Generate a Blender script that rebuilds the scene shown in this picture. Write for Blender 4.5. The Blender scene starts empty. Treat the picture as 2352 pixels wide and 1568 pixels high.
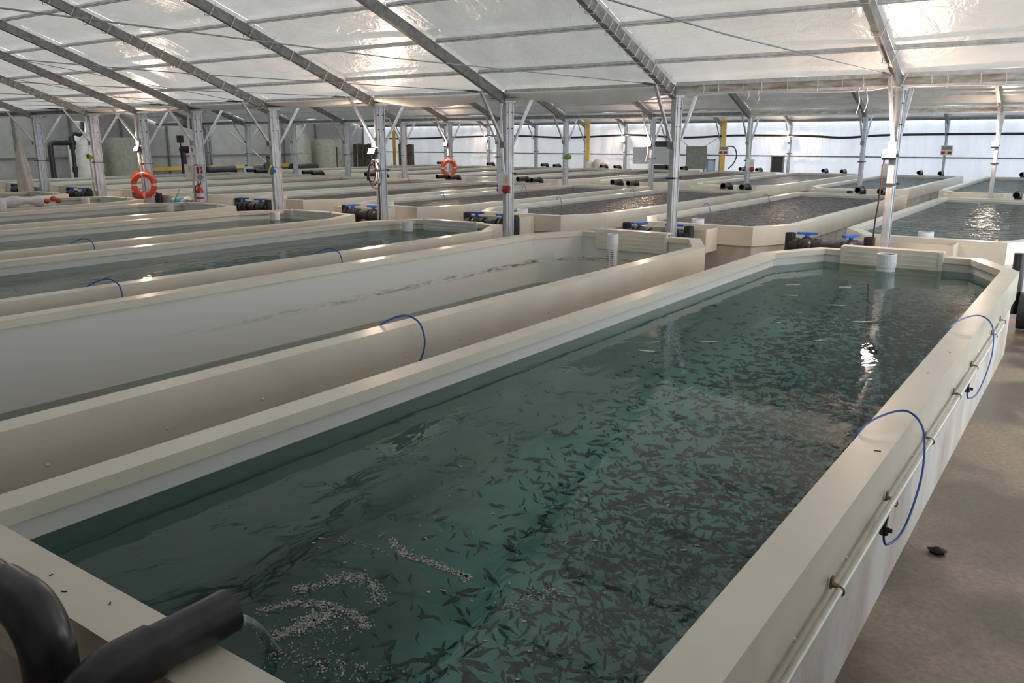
import bpy, math, random
from mathutils import Vector, Matrix, noise as mnoise

random.seed(7)
S = bpy.context.scene
COL = S.collection
PI = math.pi

# ------------------------------------------------------------------ camera, world, light, exposure
W_, H_ = 2352.0, 1568.0
FPX = 1898.0
CAMZ = 2.5
PITCH = math.atan2(462.0, FPX)
YAW = math.atan2(1384.0, FPX / math.cos(PITCH))
cam = bpy.data.objects.new('camera', bpy.data.cameras.new('camera'))
cam.data.sensor_width = 36.0
cam.data.lens = FPX / W_ * 36.0
cam.data.clip_end = 300
cam.location = (0, 0, CAMZ)
cam.rotation_euler = (PI / 2 - PITCH, 0, YAW)
COL.objects.link(cam)
S.camera = cam

world = bpy.data.worlds.new('overcast_sky')
S.world = world
world.use_nodes = True
bg = world.node_tree.nodes['Background']
bg.inputs['Color'].default_value = (0.86, 0.935, 1.0, 1)
bg.inputs['Strength'].default_value = 3.0

S.view_settings.view_transform = 'Standard'
S.view_settings.look = 'None'
S.view_settings.gamma = 1.0
S.view_settings.use_curve_mapping = False
S.view_settings.exposure = 0.36
S.cycles.max_bounces = 7
S.cycles.diffuse_bounces = 4
S.cycles.glossy_bounces = 3
S.cycles.transparent_max_bounces = 8
S.cycles.use_adaptive_sampling = True
S.cycles.use_light_tree = False
S.cycles.adaptive_threshold = 0.03
S.cycles.caustics_reflective = False
S.cycles.caustics_refractive = False
S.cycles.sample_clamp_indirect = 6.0


# ------------------------------------------------------------------ helpers
def lin(r, g, b):
    f = lambda c: (c / 255 / 12.92) if c / 255 <= 0.04045 else ((c / 255 + 0.055) / 1.055) ** 2.4
    return (f(r), f(g), f(b), 1)


def new_mat(name):
    m = bpy.data.materials.new(name)
    m.use_nodes = True
    nt = m.node_tree
    for n in list(nt.nodes):
        nt.nodes.remove(n)
    out = nt.nodes.new('ShaderNodeOutputMaterial')
    return m, nt, out


def N(nt, t, **kw):
    n = nt.nodes.new(t)
    for k, v in kw.items():
        if k in n.inputs:
            n.inputs[k].default_value = v
        else:
            setattr(n, k, v)
    return n


def coords(nt, scale=(1, 1, 1)):
    tc = N(nt, 'ShaderNodeNewGeometry')
    mp = N(nt, 'ShaderNodeMapping')
    mp.inputs['Scale'].default_value = scale
    nt.links.new(tc.outputs['Position'], mp.inputs['Vector'])
    return mp.outputs['Vector']


def ramp(nt, src, stops):
    r = N(nt, 'ShaderNodeValToRGB')
    cr = r.color_ramp
    while len(cr.elements) < len(stops):
        cr.elements.new(0.5)
    for e, (p, c) in zip(cr.elements, stops):
        e.position = p
        e.color = c if len(c) == 4 else (*c, 1)
    nt.links.new(src, r.inputs['Fac'])
    return r.outputs['Color']


def solid(name, col, rough=0.5, metal=0.0, spec=0.5, var=0.12, vscale=6.0, bump=0.0, bscale=40.0, stretch=(1, 1, 1),
          col2=None, emit=None, es=0.0):
    """Principled material with a faint procedural colour variation."""
    m, nt, out = new_mat(name)
    p = N(nt, 'ShaderNodeBsdfPrincipled')
    p.inputs['Roughness'].default_value = rough
    p.inputs['Metallic'].default_value = metal
    p.inputs['Specular IOR Level'].default_value = spec
    v = coords(nt, stretch)
    nz = N(nt, 'ShaderNodeTexNoise', Scale=vscale, Detail=3.0, Roughness=0.6)
    nt.links.new(v, nz.inputs['Vector'])
    c2 = col2 if col2 else tuple(max(0, c * (1 - 2.2 * var)) for c in col[:3]) + (1,)
    c1 = tuple(min(1, c * (1 + var)) for c in col[:3]) + (1,)
    nt.links.new(ramp(nt, nz.outputs['Fac'], [(0.3, c2), (0.65, c1)]), p.inputs['Base Color'])
    if bump:
        b = N(nt, 'ShaderNodeTexNoise', Scale=bscale, Detail=4.0)
        nt.links.new(v, b.inputs['Vector'])
        bp = N(nt, 'ShaderNodeBump', Strength=bump, Distance=0.02)
        nt.links.new(b.outputs['Fac'], bp.inputs['Height'])
        nt.links.new(bp.outputs['Normal'], p.inputs['Normal'])
    if emit:
        p.inputs['Emission Color'].default_value = emit
        p.inputs['Emission Strength'].default_value = es
    nt.links.new(p.outputs['BSDF'], out.inputs['Surface'])
    return m


def membrane(name, col, trans, rough=0.32, wr=0.35, dirt=0.0, stretch=(1, 1, 1), gl=0.5):
    """White tarpaulin: part of the daylight falls through it, slightly glossy, wrinkled."""
    m, nt, out = new_mat(name)
    v = coords(nt, stretch)
    nz = N(nt, 'ShaderNodeTexNoise', Scale=1.1, Detail=3.0, Roughness=0.65)
    nt.links.new(v, nz.inputs['Vector'])
    dk = tuple(c * (1 - dirt) for c in col[:3]) + (1,)
    cc = ramp(nt, nz.outputs['Fac'], [(0.3, dk), (0.6, col)])
    w = N(nt, 'ShaderNodeTexNoise', Scale=2.3, Detail=4.0, Roughness=0.62, Distortion=0.8)
    nt.links.new(v, w.inputs['Vector'])
    bp = N(nt, 'ShaderNodeBump', Strength=wr, Distance=0.12)
    nt.links.new(w.outputs['Fac'], bp.inputs['Height'])
    d = N(nt, 'ShaderNodeBsdfDiffuse')
    t = N(nt, 'ShaderNodeBsdfTranslucent')
    g = N(nt, 'ShaderNodeBsdfGlossy', Roughness=rough)
    for s in (d, t):
        nt.links.new(cc, s.inputs['Color'])
        nt.links.new(bp.outputs['Normal'], s.inputs['Normal'])
    nt.links.new(bp.outputs['Normal'], g.inputs['Normal'])
    mx = N(nt, 'ShaderNodeMixShader', Fac=trans)
    nt.links.new(d.outputs[0], mx.inputs[1])
    nt.links.new(t.outputs[0], mx.inputs[2])
    fr = N(nt, 'ShaderNodeFresnel', IOR=1.45)
    ml = N(nt, 'ShaderNodeMath', operation='MULTIPLY')
    ml.inputs[1].default_value = gl
    nt.links.new(fr.outputs[0], ml.inputs[0])
    m2 = N(nt, 'ShaderNodeMixShader')
    nt.links.new(ml.outputs[0], m2.inputs['Fac'])
    nt.links.new(mx.outputs[0], m2.inputs[1])
    nt.links.new(g.outputs[0], m2.inputs[2])
    nt.links.new(m2.outputs[0], out.inputs['Surface'])
    return m


def water_mat(name, tint, body=None, bfac=0.0, wscale=3.0, wstr=0.25, stretch=(1, 1, 1), rough=0.015, dist=0.05):
    """Clear water: Fresnel reflection over tinted see-through, optionally with a murky body colour."""
    m, nt, out = new_mat(name)
    v = coords(nt, stretch)
    n1 = N(nt, 'ShaderNodeTexNoise', Scale=wscale, Detail=3.0, Roughness=0.5, Distortion=0.6)
    nt.links.new(v, n1.inputs['Vector'])
    bp = N(nt, 'ShaderNodeBump', Strength=wstr, Distance=dist)
    nt.links.new(n1.outputs['Fac'], bp.inputs['Height'])
    tr = N(nt, 'ShaderNodeBsdfTransparent', Color=tint)
    base = tr.outputs[0]
    if body:
        di = N(nt, 'ShaderNodeBsdfDiffuse')
        n2 = N(nt, 'ShaderNodeTexNoise', Scale=5.0, Detail=5.0, Roughness=0.7)
        nt.links.new(v, n2.inputs['Vector'])
        nt.links.new(ramp(nt, n2.outputs['Fac'], [(0.35, tuple(c * 0.45 for c in body[:3])), (0.65, body)]), di.inputs['Color'])
        mb = N(nt, 'ShaderNodeMixShader', Fac=bfac)
        nt.links.new(tr.outputs[0], mb.inputs[1])
        nt.links.new(di.outputs[0], mb.inputs[2])
        base = mb.outputs[0]
    g = N(nt, 'ShaderNodeBsdfGlossy', Roughness=rough)
    fr = N(nt, 'ShaderNodeFresnel', IOR=1.33)
    nt.links.new(bp.outputs['Normal'], g.inputs['Normal'])
    nt.links.new(bp.outputs['Normal'], fr.inputs['Normal'])
    mx = N(nt, 'ShaderNodeMixShader')
    nt.links.new(fr.outputs[0], mx.inputs['Fac'])
    nt.links.new(base, mx.inputs[1])
    nt.links.new(g.outputs[0], mx.inputs[2])
    nt.links.new(mx.outputs[0], out.inputs['Surface'])
    return m


M = {}
M['roof'] = membrane('near_roof_membrane', (0.85, 0.785, 0.715, 1), 0.285, wr=0.5, dirt=0.14)
M['roof_grey'] = membrane('creased_roof_membrane', (0.79, 0.765, 0.70, 1), 0.23, wr=0.9, dirt=0.16, stretch=(1.7, 0.8, 1))
M['roof_near'] = membrane('shaded_roof_membrane', (0.77, 0.72, 0.66, 1), 0.12, wr=0.4, dirt=0.14)  # unseen slope overhead, made less translucent to darken the foreground
M['roof_mid'] = membrane('weathered_roof_membrane', (0.80, 0.80, 0.77, 1), 0.45, wr=0.3, dirt=0.2)  # unseen near slopes, made extra translucent to brighten the middle and back
M['roof_old'] = membrane('old_roof_membrane', (0.66, 0.66, 0.63, 1), 0.085, wr=0.3, dirt=0.3)
M['sheet'] = membrane('wall_sheeting', (0.84, 0.86, 0.91, 1), 0.19, wr=0.7, dirt=0.08, stretch=(1.6, 1, 0.35), rough=0.3)
M['sheet_bright'] = membrane('thin_wall_sheeting', (0.86, 0.88, 0.92, 1), 0.45, wr=0.3, dirt=0.05)
M['sheet_dull'] = membrane('dull_wall_sheeting', (0.78, 0.77, 0.78, 1), 0.15, wr=0.6, dirt=0.12, stretch=(1.2, 1, 0.4))
M['flap'] = membrane('loose_flap', (0.92, 0.92, 0.90, 1), 0.10, wr=0.25, dirt=0.12, rough=0.4)
M['panel'] = solid('cream_tank_panel', (0.74, 0.685, 0.575, 1), rough=0.24, var=0.035, vscale=1.5, spec=0.5)
M['liner'] = solid('tank_liner', (0.74, 0.72, 0.675, 1), rough=0.22, var=0.05, vscale=2.0, spec=0.5, stretch=(1, 1, 4))
M['liner_pale'] = solid('pale_weir_plastic', (0.70, 0.71, 0.66, 1), rough=0.35, var=0.04)
M['plinth'] = solid('painted_concrete_wall', (0.60, 0.575, 0.54, 1), rough=0.6, var=0.10, vscale=2.2, bump=0.15, stretch=(1, 1, 0.5), col2=(0.42, 0.35, 0.29, 1))
M['steel'] = solid('galvanised_steel', (0.52, 0.54, 0.57, 1), rough=0.42, metal=0.35, var=0.12, vscale=14, stretch=(1, 1, 0.3))
M['zinc'] = solid('bright_zinc', (0.72, 0.73, 0.74, 1), rough=0.5, metal=0.1, var=0.10, vscale=12)
M['steel_dk'] = solid('dull_galvanised_steel', (0.25, 0.255, 0.255, 1), rough=0.5, metal=0.35, var=0.16, vscale=9)
M['dark'] = solid('dark_metal', (0.035, 0.035, 0.037, 1), rough=0.5, var=0.1)
M['black'] = solid('black_pvc', (0.028, 0.029, 0.033, 1), rough=0.30, var=0.25, vscale=9, spec=0.5)
M['blackhole'] = solid('pipe_bore', (0.006, 0.006, 0.006, 1), rough=0.9, var=0.1)
M['blue'] = solid('blue_valve_plastic', (0.02, 0.14, 0.62, 1), rough=0.35, var=0.06)
M['hose'] = solid('blue_air_hose', (0.02, 0.10, 0.42, 1), rough=0.3, var=0.05)
M['white'] = solid('white_pvc', (0.80, 0.81, 0.83, 1), rough=0.35, var=0.03)
M['white_rope'] = solid('white_cord', (0.74, 0.73, 0.69, 1), rough=0.8, var=0.06)
M['beige_pipe'] = solid('painted_conduit', (0.55, 0.52, 0.43, 1), rough=0.35, var=0.08)
M['brass'] = solid('rusty_bracket', (0.22, 0.13, 0.06, 1), rough=0.6, var=0.3, vscale=30)
M['orange'] = solid('orange_lifebuoy', (0.85, 0.085, 0.02, 1), rough=0.4, var=0.05)
M['refl'] = solid('reflective_band', (0.66, 0.64, 0.62, 1), rough=0.4, var=0.04)
M['red'] = solid('red_enamel', (0.48, 0.012, 0.014, 1), rough=0.25, var=0.05)
M['red2'] = solid('red_plastic', (0.36, 0.012, 0.02, 1), rough=0.35, var=0.05)
M['paper'] = solid('white_label', (0.62, 0.66, 0.72, 1), rough=0.5, var=0.04)
M['yellow'] = solid('yellow_plastic', (0.75, 0.60, 0.12, 1), rough=0.4, var=0.05)
M['amber'] = solid('amber_sunlit_tarp', (0.95, 0.66, 0.16, 1), rough=0.5, var=0.06)  # sunlit glow put into the yellow, no daylight reaches it from behind
M['lime'] = solid('lime_net_cloth', (0.58, 0.72, 0.06, 1), rough=0.7, var=0.1)
M['cyan'] = solid('cyan_cloth', (0.05, 0.32, 0.62, 1), rough=0.6, var=0.1)
M['net'] = solid('pale_net_cloth', (0.66, 0.60, 0.57, 1), rough=0.85, var=0.06, bump=0.4, bscale=60)
M['net_grey'] = solid('grey_net_cloth', (0.62, 0.60, 0.62, 1), rough=0.85, var=0.06, bump=0.4, bscale=60)
M['greywall'] = solid('grey_wall_panel', (0.50, 0.50, 0.48, 1), rough=0.55, var=0.06, vscale=2.5, bump=0.06)
M['greyboard'] = solid('grey_board', (0.30, 0.30, 0.255, 1), rough=0.5, var=0.12)
M['silo'] = solid('silo_fibreglass', (0.76, 0.76, 0.69, 1), rough=0.25, var=0.06)
M['olive'] = solid('olive_tank_fibreglass', (0.40, 0.40, 0.33, 1), rough=0.25, var=0.08)
M['wood'] = solid('weathered_pipe', (0.16, 0.12, 0.085, 1), rough=0.75, var=0.35, vscale=9, stretch=(3, 3, 0.4))
M['chrome'] = solid('polished_steel', (0.62, 0.63, 0.65, 1), rough=0.18, metal=0.9, var=0.05)
M['rust'] = solid('mossy_gutter', (0.74, 0.72, 0.68, 1), rough=0.7, var=0.1, vscale=3.2, stretch=(1, 1, 4), col2=(0.40, 0.30, 0.18, 1))
M['skin'] = solid('skin', (0.30, 0.17, 0.11, 1), rough=0.5, var=0.05)
M['shirt'] = solid('grey_shirt', (0.13, 0.13, 0.14, 1), rough=0.8, var=0.08)
M['trouser'] = solid('dark_trousers', (0.03, 0.032, 0.04, 1), rough=0.8, var=0.1)
M['hair'] = solid('dark_hair', (0.012, 0.010, 0.009, 1), rough=0.6, var=0.1)
M['fish'] = solid('fish_skin', (0.032, 0.042, 0.030, 1), rough=0.5, var=0.3, vscale=12)
M['foam'] = solid('foam_bubbles', (0.46, 0.46, 0.43, 1), rough=0.5, var=0.2, vscale=60)
M['print'] = solid('faded_print', (0.24, 0.13, 0.15, 1), rough=0.6, var=0.05)
M['moss'] = solid('green_plant', (0.16, 0.30, 0.04, 1), rough=0.8, var=0.2)
M['debris'] = solid('black_debris', (0.012, 0.012, 0.014, 1), rough=0.7, var=0.3)
M['lamp'] = solid('lit_halogen_glass', (1, 0.9, 0.75, 1), rough=0.3, var=0.0, emit=(1.0, 0.80, 0.56, 1), es=90.0)
try:
    M['lamp'].cycles.emission_sampling = 'NONE'
except Exception:
    pass
M['window_blue'] = solid('pale_blue_frame', (0.25, 0.42, 0.62, 1), rough=0.4, var=0.06)
M['jet'] = water_mat('falling_water', (0.9, 0.95, 0.95, 1), body=(0.7, 0.75, 0.75, 1), bfac=0.32, wscale=30, wstr=1.0, dist=0.02)
M['water0'] = water_mat('clear_teal_water', (0.45, 0.765, 0.74, 1), body=(0.045, 0.11, 0.105, 1), bfac=0.20, wscale=3.2, wstr=0.10, stretch=(1.6, 0.8, 1), dist=0.035)
M['water_g'] = water_mat('green_water', (0.34, 0.62, 0.56, 1), body=(0.05, 0.13, 0.105, 1), bfac=0.55, wscale=3.0, wstr=0.25, stretch=(1.4, 0.7, 1), dist=0.04)
M['water_b'] = water_mat('brown_water', (0.3, 0.25, 0.2, 1), body=(0.06, 0.040, 0.028, 1), bfac=0.9, wscale=7.0, wstr=1.0, stretch=(1, 1, 1), dist=0.08, rough=0.06)
M['water_r'] = water_mat('rippled_green_water', (0.3, 0.45, 0.42, 1), body=(0.045, 0.085, 0.072, 1), bfac=0.7, wscale=3.4, wstr=1.0, stretch=(0.7, 1.7, 1), dist=0.09, rough=0.05)
M['water_e'] = water_mat('shallow_clear_water', (0.86, 0.92, 0.90, 1), wscale=2.0, wstr=0.1, dist=0.03)


def stained_liner():
    m, nt, out = new_mat('stained_tank_liner')
    p = N(nt, 'ShaderNodeBsdfPrincipled', Roughness=0.25)
    g = N(nt, 'ShaderNodeNewGeometry')
    sx = N(nt, 'ShaderNodeSeparateXYZ')
    nt.links.new(g.outputs['Position'], sx.inputs[0])
    n1 = N(nt, 'ShaderNodeTexNoise', Scale=6.0, Detail=8.0, Roughness=0.75)
    mp = N(nt, 'ShaderNodeMapping')
    mp.inputs['Scale'].default_value = (1, 0.6, 5)
    nt.links.new(g.outputs['Position'], mp.inputs[0])
    nt.links.new(mp.outputs[0], n1.inputs['Vector'])
    band = N(nt, 'ShaderNodeMapRange')
    band.inputs['From Min'].default_value = 0.50
    band.inputs['From Max'].default_value = 0.56
    z = N(nt, 'ShaderNodeMath', operation='SUBTRACT')
    z.inputs[1].default_value = 0.55
    nt.links.new(sx.outputs['Z'], z.inputs[0])
    ab = N(nt, 'ShaderNodeMath', operation='ABSOLUTE')
    nt.links.new(z.outputs[0], ab.inputs[0])
    near = N(nt, 'ShaderNodeMapRange')
    near.inputs['From Min'].default_value = 0.05
    near.inputs['From Max'].default_value = 0.0
    nt.links.new(ab.outputs[0], near.inputs['Value'])
    ym = N(nt, 'ShaderNodeMapRange')
    ym.inputs['From Min'].default_value = 4.0
    ym.inputs['From Max'].default_value = 9.0
    nt.links.new(sx.outputs['Y'], ym.inputs['Value'])
    th = ramp(nt, n1.outputs['Fac'], [(0.48, (0, 0, 0)), (0.56, (1, 1, 1))])
    m1 = N(nt, 'ShaderNodeMath', operation='MULTIPLY')
    nt.links.new(near.outputs[0], m1.inputs[0])
    nt.links.new(ym.outputs[0], m1.inputs[1])
    m2 = N(nt, 'ShaderNodeMath', operation='MULTIPLY')
    nt.links.new(m1.outputs[0], m2.inputs[0])
    nt.links.new(th, m2.inputs[1])
    mx = N(nt, 'ShaderNodeMixRGB')
    nt.links.new(m2.outputs[0], mx.inputs['Fac'])
    mx.inputs[1].default_value = (0.74, 0.725, 0.69, 1)
    mx.inputs[2].default_value = (0.14, 0.12, 0.07, 1)
    nt.links.new(mx.outputs[0], p.inputs['Base Color'])
    nt.links.new(p.outputs[0], out.inputs['Surface'])
    return m


M['liner_stained'] = stained_liner()


def shade_painted_liner():
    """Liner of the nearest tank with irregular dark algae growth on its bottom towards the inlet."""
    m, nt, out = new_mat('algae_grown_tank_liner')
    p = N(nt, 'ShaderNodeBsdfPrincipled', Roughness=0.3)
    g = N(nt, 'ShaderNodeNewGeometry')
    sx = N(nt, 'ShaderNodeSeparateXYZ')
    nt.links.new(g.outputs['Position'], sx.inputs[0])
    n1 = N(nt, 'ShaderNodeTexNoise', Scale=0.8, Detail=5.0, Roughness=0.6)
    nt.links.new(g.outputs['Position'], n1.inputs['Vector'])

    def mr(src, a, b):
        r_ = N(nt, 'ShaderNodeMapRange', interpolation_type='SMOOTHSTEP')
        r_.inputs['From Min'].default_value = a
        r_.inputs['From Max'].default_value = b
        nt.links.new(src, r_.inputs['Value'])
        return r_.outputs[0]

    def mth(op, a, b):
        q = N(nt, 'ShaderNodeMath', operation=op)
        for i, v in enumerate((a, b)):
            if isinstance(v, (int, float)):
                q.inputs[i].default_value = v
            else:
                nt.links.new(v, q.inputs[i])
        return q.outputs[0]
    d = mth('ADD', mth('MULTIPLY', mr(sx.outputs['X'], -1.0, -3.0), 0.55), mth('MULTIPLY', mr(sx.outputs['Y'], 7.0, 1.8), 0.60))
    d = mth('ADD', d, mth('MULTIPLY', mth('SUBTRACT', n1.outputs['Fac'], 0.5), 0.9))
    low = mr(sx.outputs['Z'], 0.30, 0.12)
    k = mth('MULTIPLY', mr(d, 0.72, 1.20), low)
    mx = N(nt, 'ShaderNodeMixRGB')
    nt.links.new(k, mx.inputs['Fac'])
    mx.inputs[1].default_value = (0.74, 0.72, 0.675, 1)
    mx.inputs[2].default_value = (0.15, 0.15, 0.13, 1)  # dark tone painted on the near-left bottom for the dim water there
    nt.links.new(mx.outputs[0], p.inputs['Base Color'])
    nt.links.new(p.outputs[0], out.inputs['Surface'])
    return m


M['liner_mossy'] = shade_painted_liner()


def floor_mat():
    m, nt, out = new_mat('damp_concrete_floor')
    p = N(nt, 'ShaderNodeBsdfPrincipled')
    v = coords(nt)
    n1 = N(nt, 'ShaderNodeTexNoise', Scale=0.9, Detail=4.0, Roughness=0.55)
    n2 = N(nt, 'ShaderNodeTexNoise', Scale=28.0, Detail=6.0, Roughness=0.75)
    nt.links.new(v, n1.inputs['Vector'])
    nt.links.new(v, n2.inputs['Vector'])
    c1 = ramp(nt, n1.outputs['Fac'], [(0.42, (0.165, 0.122, 0.09)), (0.56, (0.36, 0.285, 0.215))])
    c2 = ramp(nt, n2.outputs['Fac'], [(0.30, (0.62, 0.60, 0.57)), (0.62, (1, 1, 1))])
    mx = N(nt, 'ShaderNodeMixRGB', blend_type='MULTIPLY')
    mx.inputs['Fac'].default_value = 1
    nt.links.new(c1, mx.inputs[1])
    nt.links.new(c2, mx.inputs[2])
    nt.links.new(mx.outputs[0], p.inputs['Base Color'])
    nt.links.new(ramp(nt, n1.outputs['Fac'], [(0.42, (0.28, 0.28, 0.28)), (0.56, (0.7, 0.7, 0.7))]), p.inputs['Roughness'])
    b = N(nt, 'ShaderNodeBump', Strength=0.25, Distance=0.01)
    nt.links.new(n2.outputs['Fac'], b.inputs['Height'])
    nt.links.new(b.outputs['Normal'], p.inputs['Normal'])
    nt.links.new(p.outputs[0], out.inputs['Surface'])
    return m


M['floor'] = floor_mat()


class MB:
    """Collects simple solids; build() links them as one mesh object."""

    def __init__(self):
        self.v, self.f = [], []

    def add(self, vs, fs):
        o = len(self.v)
        self.v += [tuple(p) for p in vs]
        self.f += [tuple(i + o for i in q) for q in fs]
        return self

    def box(self, c, s, mat=None):
        hx, hy, hz = s[0] / 2, s[1] / 2, s[2] / 2
        vs = [Vector((x, y, z)) for x in (-hx, hx) for y in (-hy, hy) for z in (-hz, hz)]
        if mat is not None:
            vs = [mat @ p for p in vs]
        c = Vector(c)
        return self.add([p + c for p in vs], [(0, 1, 3, 2), (4, 6, 7, 5), (0, 4, 5, 1), (2, 3, 7, 6), (0, 2, 6, 4), (1, 5, 7, 3)])

    def bar(self, a, b, w, h, upv=(0, 0, 1)):
        a, b = Vector(a), Vector(b)
        d = (b - a).normalized()
        u = Vector(upv)
        s = d.cross(u)
        if s.length < 1e-4:
            s = d.cross(Vector((0, 1, 0)))
        s.normalize()
        t = s.cross(d).normalized()
        q = [(-w / 2, -h / 2), (w / 2, -h / 2), (w / 2, h / 2), (-w / 2, h / 2)]
        vs = [a + s * x + t * y for x, y in q] + [b + s * x + t * y for x, y in q]
        return self.add(vs, [(3, 2, 1, 0), (4, 5, 6, 7), (0, 1, 5, 4), (1, 2, 6, 5), (2, 3, 7, 6), (3, 0, 4, 7)])

    def tube(self, pts, r, n=8, closed=False, caps=True):
        pts = [Vector(p) for p in pts]
        k = len(pts)
        rs = r if isinstance(r, (list, tuple)) else [r] * k
        vs, prev = [], None
        for i, p in enumerate(pts):
            a = pts[(i - 1) % k] if (closed or i > 0) else p
            b = pts[(i + 1) % k] if (closed or i < k - 1) else p
            d = (b - a).normalized() if (b - a).length > 1e-9 else Vector((0, 0, 1))
            if prev is None:
                s = d.cross(Vector((0, 0, 1)))
                if s.length < 1e-3:
                    s = d.cross(Vector((1, 0, 0)))
            else:
                s = prev - d * prev.dot(d)
            s.normalize()
            prev = s
            t = d.cross(s)
            vs += [p + (s * math.cos(2 * PI * j / n) + t * math.sin(2 * PI * j / n)) * rs[i] for j in range(n)]
        fs = []
        for i in range(k if closed else k - 1):
            i2 = (i + 1) % k
            for j in range(n):
                fs.append((i * n + j, i * n + (j + 1) % n, i2 * n + (j + 1) % n, i2 * n + j))
        if caps and not closed:
            fs.append(tuple(range(n - 1, -1, -1)))
            fs.append(tuple((k - 1) * n + j for j in range(n)))
        return self.add(vs, fs)

    def cyl(self, a, b, r, n=16):
        return self.tube([a, b], r, n)

    def lathe(self, prof, n=20, c=(0, 0, 0)):
        vs = [(c[0] + r * math.cos(2 * PI * j / n), c[1] + r * math.sin(2 * PI * j / n), c[2] + z) for r, z in prof for j in range(n)]
        fs = []
        for i in range(len(prof) - 1):
            for j in range(n):
                fs.append((i * n + j, i * n + (j + 1) % n, (i + 1) * n + (j + 1) % n, (i + 1) * n + j))
        fs.append(tuple(range(n - 1, -1, -1)))
        fs.append(tuple((len(prof) - 1) * n + j for j in range(n)))
        return self.add(vs, fs)

    def ring_pipe(self, a, b, ro, ri, n=20):
        """Hollow open pipe from a to b."""
        a, b = Vector(a), Vector(b)
        d = (b - a).normalized()
        s = d.cross(Vector((0, 0, 1)))
        if s.length < 1e-3:
            s = Vector((1, 0, 0))
        s.normalize()
        t = d.cross(s)
        c = [(s * math.cos(2 * PI * j / n) + t * math.sin(2 * PI * j / n)) for j in range(n)]
        vs = [a + q * ro for q in c] + [b + q * ro for q in c] + [b + q * ri for q in c] + [a + q * ri for q in c]
        fs = []
        for k in range(4):
            k2 = (k + 1) % 4
            for j in range(n):
                fs.append((k * n + j, k * n + (j + 1) % n, k2 * n + (j + 1) % n, k2 * n + j))
        return self.add(vs, fs)

    def grid(self, fn, nu, nv, thick=0.0):
        vs = [fn(i / nu, j / nv) for i in range(nu + 1) for j in range(nv + 1)]
        fs = [(i * (nv + 1) + j, (i + 1) * (nv + 1) + j, (i + 1) * (nv + 1) + j + 1, i * (nv + 1) + j + 1) for i in range(nu) for j in range(nv)]
        return self.add(vs, fs)

    def mesh(self, name, mat, smooth=False):
        me = bpy.data.meshes.new(name)
        me.from_pydata(self.v, [], self.f)
        me.materials.append(mat)
        if smooth:
            me.shade_smooth()
        me.update()
        return me

    def build(self, name, mat, parent=None, smooth=False, loc=None):
        return link(name, self.mesh(name, mat, smooth), parent, loc)


def link(name, me, parent=None, loc=None):
    o = bpy.data.objects.new(name, me)
    COL.objects.link(o)
    if loc is not None:
        o.location = loc
    if parent is not None:
        o.parent = parent
    return o


def auto_smooth(o, ang=40):
    o.data.shade_smooth()
    try:
        o.data.set_sharp_from_angle(angle=math.radians(ang))
    except Exception:
        pass
    return o


def tag(o, label, cat, group=None, kind=None):
    o['label'] = label
    o['category'] = cat
    if group:
        o['group'] = group
    if kind:
        o['kind'] = kind
    return o


def thing(name, label, cat, loc=(0, 0, 0), rz=0.0, group=None):
    o = bpy.data.objects.new(name, None)
    o.empty_display_size = 0.1
    COL.objects.link(o)
    o.location = loc
    o.rotation_euler = (0, 0, rz)
    return tag(o, label, cat, group)


def struct_empty(name, label):
    o = bpy.data.objects.new(name, None)
    COL.objects.link(o)
    o['kind'] = 'structure'
    o['label'] = label
    return o


def struct(name, mb, mat, label):
    o = mb.build(name, mat)
    o['kind'] = 'structure'
    o['label'] = label
    return o


def arc(c, r, a0, a1, n, plane='xz'):
    out = []
    for i in range(n + 1):
        a = a0 + (a1 - a0) * i / n
        p = [c[0], c[1], c[2]]
        i0 = 'xyz'.index(plane[0])
        i1 = 'xyz'.index(plane[1])
        p[i0] += r * math.cos(a)
        p[i1] += r * math.sin(a)
        out.append(tuple(p))
    return out


def catmull(pts, n=6):
    P = [Vector(p) for p in pts]
    out = []
    for i in range(len(P) - 1):
        p0 = P[max(0, i - 1)]
        p1, p2 = P[i], P[i + 1]
        p3 = P[min(len(P) - 1, i + 2)]
        for k in range(n):
            t = k / n
            out.append(0.5 * ((2 * p1) + (p2 - p0) * t + (2 * p0 - 5 * p1 + 4 * p2 - p3) * t * t + (3 * p1 - p0 - 3 * p2 + p3) * t ** 3))
    out.append(P[-1])
    return out


ORD = ['first', 'second', 'third', 'fourth', 'fifth', 'sixth', 'seventh', 'eighth', 'ninth', 'tenth', 'eleventh', 'twelfth', 'thirteenth', 'fourteenth']

# ------------------------------------------------------------------ layout
ROWY = [0.05, 13.4, 26.72, 42.0]                       # column rows (valleys of the roof)
COLX = [-2.61, -6.09, -9.58, -13.0, -16.5, -19.54, -22.04, -24.57, -27.97, -31.5, -34.9, -38.4]
BAYX = [3.4, 0.87] + COLX + [-42.5]
SL = 0.362
ZE = 3.36
XL, XR = -42.6, 3.4
YB = -2.0


def roof_z(y):
    for a, b in zip(ROWY[:-1], ROWY[1:]):
        if a <= y <= b:
            return ZE + SL * min(y - a, b - y)
    return ZE + 0.1


# ------------------------------------------------------------------ structure
fl = MB()
fl.grid(lambda u, v: (XL + (XR - XL) * u, YB + (43.0 - YB) * v, 0), 2, 2)
struct('floor', fl, M['floor'], 'damp brownish concrete floor between the tanks')

ceil = struct_empty('ceiling', 'white tarpaulin roof of three pitched spans')


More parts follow.
